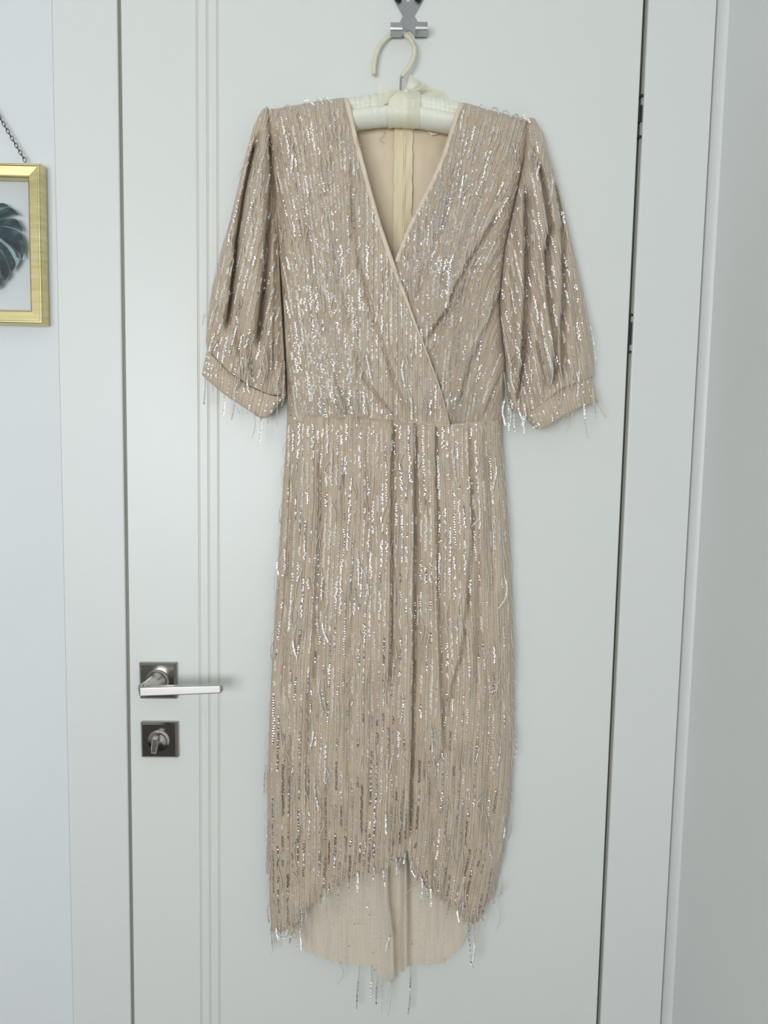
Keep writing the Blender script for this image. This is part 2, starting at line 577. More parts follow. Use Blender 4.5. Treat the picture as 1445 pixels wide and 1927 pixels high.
# concealed hinges in the right gap
for (pa, pb, pc, pd) in ((176, 196, 228, 258), (590, 606, 648, 664)):
    xg = lambda y: (xDR + xCR) / 2
    za, zb2, zc, zd = Z(pa, 1190), Z(pb, 1190), Z(pc, 1190), Z(pd, 1190)
    xl, xr_ = xDR - 0.0016, xCR
    h = mk('hinge', *box(xl + 0.0006, xr_ - 0.0014, 0.0015, 0.03, zc, zb2), M_BLACK, door, False)
    mk('hinge_leaf', *box(xl + 0.0004, xr_ - 0.0006, 0.0012, 0.03, za - 0.003, za), M_BLACK, h, False)
    mk('hinge_leaf', *box(xl + 0.0004, xr_ - 0.0006, 0.0012, 0.03, zd, zd + 0.003), M_BLACK, h, False)
    mk('hinge_plate', *box(xr_ - 0.0016, xr_ - 0.0004, 0.003, 0.03, zb2 + 0.0005, za - 0.0035), M_CHROME, h, False)
    mk('hinge_plate', *box(xr_ - 0.0016, xr_ - 0.0004, 0.003, 0.03, zd + 0.0035, zc - 0.0005), M_CHROME, h, False)


# lever handle and thumb turn
def rot_y(V, c, ang):
    V = np.asarray(V, float)
    dx, dz = V[:, 0] - c[0], V[:, 2] - c[2]
    ca, sa = math.cos(ang), math.sin(ang)
    R = V.copy()
    R[:, 0] = c[0] + dx * ca - dz * sa
    R[:, 2] = c[2] + dx * sa + dz * ca
    return R


def disc(c, r0, r1, y0, y1, n=28):
    V = []
    for (r, y) in ((r1, y1), (r0, y0)):
        V += [(c[0] + r * math.cos(2 * math.pi * i / n), y, c[2] + r * math.sin(2 * math.pi * i / n)) for i in range(n)]
    Fc = [(i, (i + 1) % n, n + (i + 1) % n, n + i) for i in range(n)] + [tuple(reversed(range(n))), tuple(range(n, 2 * n))]
    return V, Fc


def rosette(name, cpx, cpy, parent):
    c = P(cpx, cpy, 0.006)
    s = 0.0262
    v, f = prism([(c[0] - s, c[2] - s), (c[0] + s, c[2] - s), (c[0] + s, c[2] + s), (c[0] - s, c[2] + s)], -0.0095, 0.0, 0.0028)
    v = rot_y(v, c, 0.012)
    return mk(name, v, f, M_NICKELD, parent, False), c


handle, c1 = rosette('lever_handle', 297.5, 1281, door)
v, f = disc(c1, 0.0165, 0.0175, -0.0125, -0.009)
mk('collar', v, f, M_NICKEL, handle, True)
nk = spline([(c1[0], -0.010, c1[2] + 0.001), (c1[0] - 0.0005, -0.024, c1[2] + 0.001), (c1[0] - 0.004, -0.040, c1[2] + 0.0005), (c1[0] - 0.009, -0.049, c1[2])], 14)
v, f = tube(nk, np.interp(np.linspace(0, 1, 14), [0, 0.3, 1], [0.0155, 0.0115, 0.0095]), 20)
mk('neck', v, f, M_NICKEL, handle, True)
# the lever: a flat bar with rounded edges
L0 = P(262.5, 1300.5, 0.052)
L1 = P(419, 1295.5, 0.050)
ax = L1 - L0
ln = np.linalg.norm(ax)
ax /= ln
nrm = np.array([0, -1.0, 0])
upl = np.cross(nrm, ax) * -1
sec = []
hw, ht, rr = 0.0064, 0.0062, 0.0016        # half height, half depth
for (sx, sz, a0) in ((1, 1, 0), (-1, 1, 90), (-1, -1, 180), (1, -1, 270)):
    for a in (0, 22, 45, 68, 90):
        t = math.radians(a0 + a)
        sec.append((sx * (ht - rr) + rr * math.cos(t), sz * (hw - rr) + rr * math.sin(t)))
ns = len(sec)
V, Fc = [], []
stations = [(0.0, 0.55), (0.0012, 0.85), (0.003, 1.0), (ln * 0.5, 1.0), (ln - 0.003, 0.93), (ln - 0.001, 0.8), (ln, 0.5)]
for (t, s) in stations:
    taper = 1.0 - 0.10 * t / ln
    for (a, b2) in sec:
        ca_, sa_ = math.cos(-0.075), math.sin(-0.075)      # the front face leans back a little
        a_2, b_2 = a * ca_ - b2 * taper * sa_, a * sa_ + b2 * taper * ca_
        V.append(tuple(L0 + ax * t + nrm * a_2 * s + upl * b_2 * s))
for i in range(len(stations) - 1):
    for j in range(ns):
        q = (j + 1) % ns
        Fc.append((i * ns + j, i * ns + q, (i + 1) * ns + q, (i + 1) * ns + j))
Fc += [tuple(reversed(range(ns))), tuple((len(stations) - 1) * ns + j for j in range(ns))]
mk('lever', V, Fc, M_LEVER, handle, False)

lock, c2 = rosette('thumb_turn_lock', 300, 1392, door)
v, f = disc(c2, 0.0155, 0.0162, -0.0108, -0.009)
mk('collar', v, f, M_NICKEL, lock, True)
v, f = disc(c2, 0.0112, 0.0122, -0.0150, -0.0105)
mk('turn_base', v, f, M_NICKEL, lock, True)
poly = [(-0.0036, -0.0125), (0.0036, -0.0125), (0.0045, -0.006), (0.0045, 0.006), (0.003, 0.0115), (-0.003, 0.0115), (-0.0045, 0.006), (-0.0045, -0.006)]
v, f = prism([(c2[0] - 0.001 + x, c2[2] + z) for x, z in poly], -0.029, -0.0145, 0.002)
v = rot_y(v, c2, -0.12)
mk('thumb_turn', v, f, M_NICKEL, lock, False)

# ------------------------------------------------------------------ door hook
hk0 = P(768, 30, 0.002)
hook = empty('door_hook', (hk0[0], -0.002, Z(72, 768)), 'brushed steel over door hook with two prongs, holding the hanger', 'hook')


def hz(zx, zy, d=0.003):
    q = P(690 + zx / 7.225, zy / 7.225, d)
    return (q[0], q[2])


out = [(375, 0), (495, 215), (430, 335), (345, 372), (335, 520), (490, 520), (520, 450), (545, 415), (570, 405), (595, 415), (618, 450), (660, 520), (812, 515), (806, 360), (705, 320), (642, 210), (765, 0)]
pl = [hz(*q) for q in out]
ztop = DOOR_T + 0.0015
zc_ = pl[0][1]
wx = (pl[-1][0] - pl[0][0]) / 2
xm = (pl[-1][0] + pl[0][0]) / 2
upper = [(xm + wx + 0.004, zc_ + 0.010), (xm + 0.022, zc_ + 0.020), (xm + 0.015, zc_ + 0.030), (xm + 0.015, ztop), (xm - 0.015, ztop), (xm - 0.015, zc_ + 0.030), (xm - 0.022, zc_ + 0.020), (xm - wx - 0.004, zc_ + 0.010)]
v, f = prism(pl + upper, -0.0030, -0.0006, 0.0)
v2, f2 = box(xm - 0.015, xm + 0.015, -0.003, 0.046, ztop, ztop + 0.0015)
plate = mk('plate', *join((v, f), (v2, f2)), M_STEEL, hook, False)
for (zx, zy) in ((430, -10), (700, -10)):
    c = P(690 + zx / 7.225, zy / 7.225, 0.004)
    v, f = disc(c, 0.0043, 0.0047, -0.0075, -0.0028, 24)
    mk('rubber_pad', v, f, M_BLACK, plate, True)
c = P(690 + 566 / 7.225, -6 / 7.225, 0.003)
v, f = disc(c, 0.0030, 0.0031, -0.0035, -0.0029, 20)
mk('plate_hole_disc', v, f, M_CASING, plate, True)  # white disc added where the plate has an open hole
for (x0, x1, yb) in ((320, 483, 525), (660, 820, 518)):
    a = P(690 + x0 / 7.225, yb / 7.225, 0.003)
    b2 = P(690 + x1 / 7.225, yb / 7.225, 0.003)
    xa, xb_ = a[0] * 0.985 + 0.0, b2[0] * 0.985 + 0.0
    zz = a[2]
    # J profile: plate, ledge, upright lip, rounded bends
    prof = [(-0.001, 0.010)]
    prof += [(-0.0028 - 0.003 * (1 - math.cos(t)), zz - a[2] + 0.003 * (1 - math.sin(t))) for t in np.linspace(0, math.pi / 2, 5)]
    prof = [(-0.0028, zz + 0.012), (-0.0030, zz + 0.003), (-0.0042, zz + 0.0008), (-0.0065, zz), (-0.0235, zz), (-0.0255, zz + 0.0008), (-0.0264, zz + 0.003), (-0.0268, zz + 0.0090)]
    th = 0.0013
    inner = [(-0.0015, zz + 0.012), (-0.0018, zz + 0.004), (-0.0042 - 0.0005, zz + 0.0022), (-0.0068, zz + th), (-0.0232, zz + th), (-0.0244, zz + 0.0020), (-0.0250, zz + 0.0036), (-0.0255, zz + 0.0094)]
    ring = prof + inner[::-1]
    kk = len(ring)
    V = [(xa, y, z) for y, z in ring] + [(xb_, y, z) for y, z in ring]
    Fc = [(i, (i + 1) % kk, kk + (i + 1) % kk, kk + i) for i in range(kk)]
    h_ = len(prof)
    for s in (0, kk):
        for i in range(h_ - 1):
            q = (s + i, s + i + 1, s + kk - 2 - i, s + kk - 1 - i)
            Fc.append(q if s == 0 else tuple(reversed(q)))
    mk('prong', V, Fc, M_STEEL, hook, False)

# ------------------------------------------------------------------ padded hanger
bar_c = P(757, 212, 0.028)
hanger = empty('padded_hanger', tuple(bar_c), 'cream satin padded hanger with a sheer bow, holding the dress on the door hook', 'hanger')
hp = [(703.5, 141), (704.5, 118), (711, 94), (722, 77), (735, 66.5), (749, 62.5), (762, 65), (774, 77), (779.5, 92), (778, 108), (771, 124), (762, 136), (756, 144)]
dd = np.linspace(0.011, 0.019, len(hp))
dd[2:8] = [0.010, 0.008, 0.0068, 0.0066, 0.0068, 0.0085]
pts = spline([P(x, y, d) for (x, y), d in zip(hp, dd)], 60)
v, f = tube(pts, 0.0030, 12)
mk('hook_sleeve', v, f, M_VINYL, hanger)
wp = spline([P(757.5, 141, 0.0185), P(754, 146, 0.0195), P(753, 160, 0.023), (bar_c[0] + P(752, 172, 0.028)[0] - bar_c[0], -0.028, P(752, 180, 0.028)[2])], 14)
v, f = tube(wp, 0.0011, 8)
mk('hook_wire', v, f, M_CHROME, hanger)
wp2 = wp + np.array([0.0016, -0.001, 0])
v, f = tube(wp2[2:], 0.0009, 8)
mk('hook_wire', v, f, M_CHROME, hanger)
# padded bar: arched centre line, upper gathered lobe and lower smooth lobe
cl = [(532, 252), (580, 236), (640, 220), (700, 209), (757, 206), (815, 214), (870, 227), (930, 248), (968, 266)]
NB, NS = 260, 44
cpx = spline(cl, NB)
tt = np.linspace(0, 1, NB)
V = []
gath = rng.normal(0, 1, 400)
for i in range(NB):
    c = P(cpx[i, 0], cpx[i, 1], 0.028)
    endr = min(1.0, math.sqrt(max(0.0, 1 - (2 * abs(tt[i] - 0.5)) ** 14)) + 0.02)
    for j in range(NS):
        a = 2 * math.pi * j / NS
        ca, sa = math.cos(a), math.sin(a)
        end_ = min(1.0, (0.5 - abs(tt[i] - 0.5)) / 0.22)
        r_z, r_y = 0.0215 - 0.008 * (1 - end_), 0.0172 - 0.008 * (1 - end_)
        # two stuffed lobes with a crease between them on the front
        crease = 0.0062 * math.exp(-((a - math.radians(172)) / 0.13) ** 2) + (0.0022 if math.radians(95) < a < math.radians(172) else 0)
        g = 0.0
        up_ = max(0.0, sa)
        front_up = 1.0 if (sa > 0.05) else 0.15
        g += front_up * 0.0011 * math.sin(tt[i] * 150 + 2.2 * math.sin(tt[i] * 31) + 1.5 * sa) * (0.5 + 0.5 * math.sin(tt[i] * 17 + 1.0))
        g += front_up * 0.0006 * math.sin(tt[i] * 330 + 3 * sa)
        rr_ = 1.0
        y = -0.028 + (r_y * ca * 1.0) * endr + (crease if ca < 0 else 0) + (g * ca)
        z = c[2] + (r_z * sa) * endr + g * sa
        V.append((c[0], y, z))
Fc = []
for i in range(NB - 1):
    for j in range(NS):
        q = (j + 1) % NS
        Fc.append((i * NS + j, (i + 1) * NS + j, (i + 1) * NS + q, i * NS + q))
Fc += [tuple(range(NS)), tuple(reversed(range((NB - 1) * NS, NB * NS)))]
bar = mk('padded_bar', V, Fc, M_SATIN, hanger)


def bar_ring(px0, px1, n, grow, mat, name, parent, ripple=0.0, a0=0, a1=360):
    V = []
    na = 40
    for i in range(n):
        px = px0 + (px1 - px0) * i / (n - 1)
        py = np.interp(px, cpx[:, 0], cpx[:, 1])
        c = P(px, py, 0.028)
        rp = ripple * math.sin(i * 1.9)
        for j in range(na):
            a = math.radians(a0 + (a1 - a0) * j / (na - 1))
            ca, sa = math.cos(a), math.sin(a)
            crease = 0.0022 * math.exp(-((a - math.radians(182)) / 0.2) ** 2)
            V.append((c[0], -0.028 + (0.0172 + grow + rp) * ca + crease, c[2] + (0.0215 + grow + rp) * sa))
    return mk(name, V, grid_faces(na, n), mat, parent)


bar_ring(731, 780, 12, 0.0011, M_BAND, 'wrap_band', hanger, 0.0003)
bar_ring(764, 789, 7, 0.0022, M_ORGANZA, 'ribbon_tie', hanger, 0.0005, 95, 262)


# sheer bow behind the neck: curved cloth patches
def patch(name, quad, d4, bulge, mat, parent, n=14, wave=0.0):
    """quad: four pixel corners (tl, tr, br, bl); d4: their distances from the door"""
    V = []
    q = [np.array(c, float) for c in quad]
    for i in range(n):
        t = i / (n - 1)
        for j in range(n):
            s = j / (n - 1)
            p = (q[0] * (1 - s) + q[1] * s) * (1 - t) + (q[3] * (1 - s) + q[2] * s) * t
            d = (d4[0] * (1 - s) + d4[1] * s) * (1 - t) + (d4[3] * (1 - s) + d4[2] * s) * t
            d += bulge * math.sin(math.pi * s) * math.sin(math.pi * t) + wave * math.sin(9 * s + 4 * t)
            V.append(P(p[0], p[1], max(d, 0.001)))
    return mk(name, V, grid_faces(n, n), mat, parent)


patch('bow_loop', [(712.5, 156), (750, 167), (752, 181), (712.5, 203)], [0.046, 0.036, 0.040, 0.047], 0.004, M_ORGANZA, hanger, wave=0.0012)
patch('bow_loop', [(771, 140), (793, 153), (800, 163), (764, 172)], [0.018, 0.012, 0.014, 0.030], 0.008, M_ORGANZA, hanger, wave=0.0014)
patch('bow_loop', [(764, 171), (798, 154), (812, 170), (766, 175)], [0.030, 0.014, 0.010, 0.034], 0.006, M_ORGANZA, hanger, wave=0.001)
patch('bow_tail', [(790, 160), (832, 168), (847, 191), (775, 178)], [0.008, 0.006, 0.006, 0.010], 0.003, M_ORGANZA, hanger, wave=0.001)
patch('bow_tail', [(757, 173), (772, 174), (783, 186), (768, 182)], [0.043, 0.043, 0.047, 0.047], 0.002, M_ORGANZA, hanger)
kn = P(764, 172, 0.040)
kv = []
for i in range(9):
    for j in range(14):
        a, b2 = math.pi * i / 8, 2 * math.pi * j / 14
        kv.append(tuple(kn + np.array([0.0042 * math.sin(a) * math.cos(b2), 0.0036 * math.sin(a) * math.sin(b2), 0.0034 * math.cos(a) + 0.0006 * math.sin(3 * b2)])))
kf = [(i * 14 + j, i * 14 + (j + 1) % 14, (i + 1) * 14 + (j + 1) % 14, (i + 1) * 14 + j) for i in range(8) for j in range(14)]
mk('bow_knot', kv, kf, M_BAND, hanger)

# ------------------------------------------------------------------ dress
dress = empty('sequin_dress', tuple(P(735, 1850, 0.03)), 'champagne beige sequin fringe wrap dress with puff sleeves, hanging on the white door', 'dress')


def curve_of_y(pts):
    p = np.array(sorted(pts, key=lambda q: q[1]), float)
    return lambda y: np.interp(y, p[:, 1], p[:, 0])


def curve_of_x(pts):
    p = np.array(sorted(pts), float)
    return lambda x: np.interp(x, p[:, 0], p[:, 1])


LAT = {}


def vnoise(a, b, seed):
    """smooth value noise on a lattice"""
    if seed not in LAT:
        LAT[seed] = np.random.default_rng(seed).uniform(-1, 1, (256, 256))
    L = LAT[seed]
    a = np.asarray(a, float); b = np.asarray(b, float)
    i, j = np.floor(a).astype(int), np.floor(b).astype(int)
    fa, fb = a - i, b - j
    fa = fa * fa * (3 - 2 * fa); fb = fb * fb * (3 - 2 * fb)
    g = lambda u, w: L[u % 256, w % 256]
    return (g(i, j) * (1 - fa) + g(i + 1, j) * fa) * (1 - fb) + (g(i, j + 1) * (1 - fa) + g(i + 1, j + 1) * fa) * fb


def folds(px, py, lst):
    """sum of fold reliefs, metres towards the viewer. entry: (kind, points, width_px, amplitude)"""
    r = np.zeros(np.broadcast(px, py).shape)
    for kind, pts, w, amp in lst:
        p = np.array(pts, float)
        xs = np.interp(py, p[:, 1], p[:, 0])
        y0, y1 = p[0, 1], p[-1, 1]
        e = 45.0
        fade = np.clip((py - y0 + e * 0.2) / e, 0, 1) * np.clip((y1 - py + e * 0.2) / e, 0, 1)
        fade = fade * fade * (3 - 2 * fade)
        t = (px - xs) / w
        if kind == 'valley':
            g = -np.exp(-np.abs(t) ** 1.35)
        elif kind == 'ridge':
            g = np.exp(-t * t)
        elif kind == 'step':        # left side stands over the right side
            g = np.where(t < 0, np.exp(-(t / 2.2) ** 2), -0.35 * np.exp(-(t / 1.5) ** 2))
            sm = 1 / (1 + np.exp(np.clip(t * w / 0.7, -30, 30)))
            g = sm * np.exp(-(t / 2.2) ** 2) - (1 - sm) * 1.0 * np.exp(-(np.abs(t * w) / 6.5) ** 1.5)
        else:                       # 'pets': right side stands over the left side
            sm = 1 / (1 + np.exp(np.clip(-t * w / 0.7, -30, 30)))
            g = sm * np.exp(-(t / 2.2) ** 2) - (1 - sm) * 1.0 * np.exp(-(np.abs(t * w) / 5.5) ** 1.5)
        r = r + 1.7 * amp * fade * g
    return r


bodyL = curve_of_y([(497, 180), (497, 205), (512, 300), (520, 400), (527, 500), (535, 600), (539, 700), (540, 790), (537, 850), (533, 900), (527, 1000), (517, 1150), (509, 1300), (502, 1450), (504, 1600), (507, 1700), (512, 1760), (540, 1860)])
bodyR = curve_of_y([(1000, 180), (1000, 225), (986, 300), (966, 389), (950, 466), (940, 555), (940, 592), (950, 675), (947, 748), (945, 790), (946, 850), (950, 900), (957, 1000), (962, 1100), (967, 1250), (966, 1400), (961, 1500), (949, 1600), (927, 1700), (912, 1760), (880, 1860)])
DEPTH_Y = [180, 260, 450, 640, 735, 788, 800, 850, 1000, 1300, 1600, 1860]
DEPTH_D = [0.049, 0.051, 0.055, 0.060, 0.063, 0.051, 0.050, 0.053, 0.055, 0.056, 0.052, 0.048]
shoulder = curve_of_x([(480, 214), (497, 206), (520, 204), (560, 197), (600, 190), (640, 184), (655, 184), (757, 190), (862, 192), (880, 194), (910, 204), (950, 214), (985, 224), (1005, 234)])


def body_base(px, py, top=True):
    l, r = bodyL(py), bodyR(py)
    s = np.clip(np.abs(2 * (px - l) / (r - l) - 1), 0, 1)
    prof = np.sqrt(np.clip(1 - s ** 4.5, 0, 1))
    D = np.interp(py, DEPTH_Y, DEPTH_D)
    if top:
        t = np.clip((py - shoulder(px)) / 26.0, 0, 1)
        D = 0.028 + (D - 0.028) * np.sqrt(np.clip(1 - (1 - t) ** 2, 0, 1))
    return 0.015 + (D - 0.015) * prof


FOLD_BL = [('pets', [(660, 290), (668, 420), (676, 490), (692, 548), (707, 600), (726, 662), (746, 720), (764, 775)], 9, 0.0050),
           ('valley', [(610, 340), (630, 480), (655, 590), (668, 640)], 9, 0.0045),
           ('pets', [(660, 640), (690, 715), (742, 785)], 7, 0.0045),
           ('valley', [(560, 260), (580, 420), (600, 560)], 10, 0.0035),
           ('valley', [(545, 560), (575, 680), (600, 790)], 8, 0.0035),
           ('ridge', [(590, 520), (618, 660), (640, 790)], 9, 0.0030),
           ('valley', [(615, 660), (640, 730), (662, 795)], 6, 0.0040),
           ('valley', [(700, 520), (716, 580), (735, 640)], 6, 0.0020),
           ('valley', [(520, 240), (526, 420), (541, 620), (546, 780)], 6, 0.0050)]
FOLD_BR = [('step', [(935, 395), (917, 430), (880, 490), (852, 545), (839, 584), (815, 615), (797, 648)], 8, 0.0060),
           ('valley', [(905, 470), (870, 553), (838, 606), (812, 660)], 8, 0.0050),
           ('step', [(955, 520), (915, 610), (880, 690), (858, 770)], 8, 0.0040),
           ('step', [(943, 700), (925, 740), (908, 785)], 6, 0.0060),
           ('valley', [(862, 300), (836, 420), (800, 520), (775, 580)], 8, 0.0030),
           ('valley', [(960, 290), (935, 370), (900, 440)], 8, 0.0030),
           ('ridge', [(900, 600), (870, 690), (850, 780)], 9, 0.0030),
           ('valley', [(930, 620), (900, 700), (882, 785)], 6, 0.0035)]
FOLD_SK = [('step', [(738, 790), (735, 900), (735, 1000), (735, 1150), (731, 1300)], 10, 0.0065),
           ('step', [(779, 790), (779, 900), (778, 1150), (774, 1350), (769, 1590)], 11, 0.0085),
           ('step', [(818, 790), (819, 950), (822, 1100), (826, 1200), (829, 1310), (834, 1410), (820, 1440)], 9, 0.0065),
           ('step', [(882, 795), (884, 900), (887, 1000), (883, 1060), (876, 1150), (866, 1235), (850, 1290), (846, 1340)], 10, 0.0060),
           ('valley', [(898, 1040), (899, 1200), (896, 1330)], 7, 0.0060),
           ('valley', [(549, 850), (546, 1000), (536, 1150), (533, 1330)], 7, 0.0070),
           ('valley', [(602, 850), (602, 1000), (596, 1150), (592, 1300)], 7, 0.0075),
           ('valley', [(582, 1270), (579, 1400), (578, 1530)], 7, 0.0070),
           ('valley', [(640, 800), (645, 900), (650, 1060)], 7, 0.0040),
           ('valley', [(660, 1100), (657, 1300), (655, 1500)], 8, 0.0045),
           ('valley', [(690, 800), (693, 900), (696, 1080)], 6, 0.0040),
           ('valley', [(700, 1250), (698, 1400), (695, 1600)], 7, 0.0040),
           ('valley', [(545, 1380), (547, 1500), (552, 1700)], 8, 0.0050),
           ('valley', [(612, 1480), (614, 1580), (618, 1680)], 8, 0.0050),
           ('valley', [(735, 1350), (738, 1480), (742, 1620)], 7, 0.0035),
           ('valley', [(868, 1400), (872, 1550), (875, 1700)], 8, 0.0050),
           ('valley', [(920, 1250), (922, 1400), (918, 1600)], 8, 0.0050),
           ('valley', [(920, 840), (925, 950), (930, 1120)], 7, 0.0045),
           ('valley', [(810, 1470), (815, 1580), (820, 1680)], 7, 0.0050),
           ('ridge', [(900, 800), (905, 900), (910, 1100)], 8, 0.0030),
           ('ridge', [(570, 850), (568, 1000), (560, 1200)], 12, 0.0035),
           ('ridge', [(755, 800), (756, 1000), (752, 1300), (748, 1600)], 11, 0.0030)]
FOLD_SL = [('valley', [(486, 250), (472, 297), (458, 370), (445, 457), (436, 548), (424, 630)], 8, 0.0150),
           ('valley', [(510, 250), (512, 330), (506, 422), (498, 545), (484, 660)], 10, 0.0190),
           ('valley', [(517, 330), (521, 420), (526, 548), (532, 700)], 6, 0.0150),
           ('valley', [(448, 560), (446, 620), (452, 690)], 7, 0.0080),
           ('valley', [(412, 560), (408, 620), (412, 670)], 5, 0.0060),
           ('valley', [(512, 560), (508, 650), (505, 730)], 6, 0.0090),
           ('valley', [(470, 640), (472, 680), (478, 730)], 6, 0.0080),
           ('valley', [(490, 232), (484, 280), (478, 350)], 5, 0.0050)]
FOLD_SL += [('step', [(478, 262), (468, 310), (456, 370), (442, 457), (432, 548), (424, 620)], 11, 0.0070),
            ('step', [(505, 240), (508, 330), (500, 422), (491, 545), (480, 650)], 10, 0.0080),
            ('step', [(520, 400), (516, 520), (512, 640), (510, 720)], 7, 0.0060)]
FOLD_SR = [('step', [(986, 340), (986, 420), (987, 486), (986, 555), (981, 680), (974, 755)], 10, 0.0070),
           ('step', [(1010, 300), (1024, 377), (1031, 426), (1024, 476), (1029, 560), (1038, 625), (1041, 690), (1036, 730)], 10, 0.0070),
           ('step', [(1036, 330), (1053, 407), (1057, 535), (1053, 623), (1057, 710)], 10, 0.0065),
           ('valley', [(990, 350), (990, 420), (991, 486), (991, 555), (985, 680), (978, 760)], 6, 0.0130),
           ('valley', [(1012, 300), (1028, 377), (1036, 426), (1028, 476), (1034, 560), (1044, 625), (1046, 690), (1040, 735)], 6, 0.0120),
           ('valley', [(1040, 330), (1058, 407), (1062, 535), (1058, 623), (1062, 720)], 6, 0.0120),
           ('valley', [(1014, 480), (1012, 600), (1016, 740)], 7, 0.0060),
           ('valley', [(1080, 520), (1086, 620), (1090, 710)], 6, 0.0060),
           ('step', [(1008, 640), (1020, 700), (1024, 750)], 7, 0.0060),
           ('valley', [(968, 430), (962, 560), (968, 700), (975, 765)], 7, 0.0080),
           ('valley', [(1008, 262), (1004, 300), (1000, 350)], 5, 0.0060)]

SP = 9.2    # pixel spacing of the sequin rows


class Panel:
    pass


def make_panel(name, xl, xr, yt, yb, dfun, kfun, nu, nv, mat, seed, crinkle=0.0024, label=None, rows=True):
    p = Panel()
    p.xl, p.xr, p.yt, p.yb, p.k = xl, xr, yt, yb, kfun

    def depth(px, py):
        k = kfun(px, py)
        d = dfun(px, py)
        d = d + crinkle * vnoise(k * 0.42 + 7, py / 70.0, seed) + crinkle * 0.8 * vnoise(k * 0.9, py / 38.0 + 3, seed + 1)
        d = d + 0.0007 * np.cos(2 * math.pi * k) + 0.0005 * vnoise(k * 2.3, py / 16.0, seed + 2)
        return np.maximum(d, 0.011)
    p.depth = depth
    u, v = np.meshgrid(np.linspace(0, 1, nu), np.linspace(0, 1, nv))
    py = 0.5 * (np.min(yt(np.array([400., 700., 1000.]))) + 900) * np.ones_like(u)
    ym = 0.5 * (p.yt(np.array(700.0)) + p.yb(np.array(700.0)))
    py = np.full_like(u, float(ym))
    for _ in range(12):
        px = xl(py) + (xr(py) - xl(py)) * u
        py = 0.5 * py + 0.5 * (yt(px) + (yb(px) - yt(px)) * v)
    px = xl(py) + (xr(py) - xl(py)) * u
    p.px, p.py = px, py
    if name == 'skirt_front':
        wob = 6.0 * vnoise(px / 4.0, py * 0 + 3, seed + 5) * np.clip((v - 0.97) / 0.03, 0, 1)
        py = py + wob
    V = P(px, py, depth(px, py))
    uv = np.stack([kfun(px, py), py / 100.0], axis=-1)
    p.obj = mk(name, V.reshape(-1, 3), grid_faces(nu, nv), mat, dress, True, uv.reshape(-1, 2), label=label)
    return p


def inside(p, px, py, m=2.0):
    return (px > p.xl(py) + m) & (px < p.xr(py) - m) & (py > p.yt(px) + m * 0.5) & (py < p.yb(px) - m)


def frame_at(p, px, py, lift):
    """surface point, lifted along the normal, and the normal"""
    e = 1.2
    d = p.depth(px, py)
    a = P(px, py, d)
    b = P(px + e, py, p.depth(px + e, py))
    c = P(px, py + e, p.depth(px, py + e))
    n = np.cross(c - a, b - a)
    n /= np.linalg.norm(n, axis=-1)[..., None] + 1e-12
    n = np.where(n[..., 1:2] > 0, -n, n)
    tg = c - a
    tg /= np.linalg.norm(tg, axis=-1)[..., None] + 1e-12
    return a + n * lift, n, tg


RIM = 9
RT = np.linspace(0, 2 * math.pi, RIM, endpoint=False)


def sequins(cen, nrm, tan, rad, tone):
    """ring sequins as arrays of verts / quad faces / tone"""
    n = len(cen)
    nrm = nrm / (np.linalg.norm(nrm, axis=1)[:, None] + 1e-12)
    a = tan - nrm * (tan * nrm).sum(1)[:, None]
    a /= np.linalg.norm(a, axis=1)[:, None] + 1e-12
    b = np.cross(nrm, a)
    c, s = np.cos(RT), np.sin(RT)
    dirv = a[:, None, :] * c[None, :, None] + b[:, None, :] * s[None, :, None]
    outer = cen[:, None, :] + dirv * rad[:, None, None]
    inner = cen[:, None, :] + dirv * (rad * 0.42)[:, None, None] - nrm[:, None, :] * (rad * 0.10)[:, None, None]
    V = np.concatenate([outer, inner], axis=1).reshape(-1, 3)
    j = np.arange(RIM)
    q = np.stack([j, (j + 1) % RIM, RIM + (j + 1) % RIM, RIM + j], axis=1)
    Fq = (np.arange(n)[:, None, None] * (2 * RIM) + q[None]).reshape(-1, 4)
    return V, Fq, np.repeat(tone, 2 * RIM)


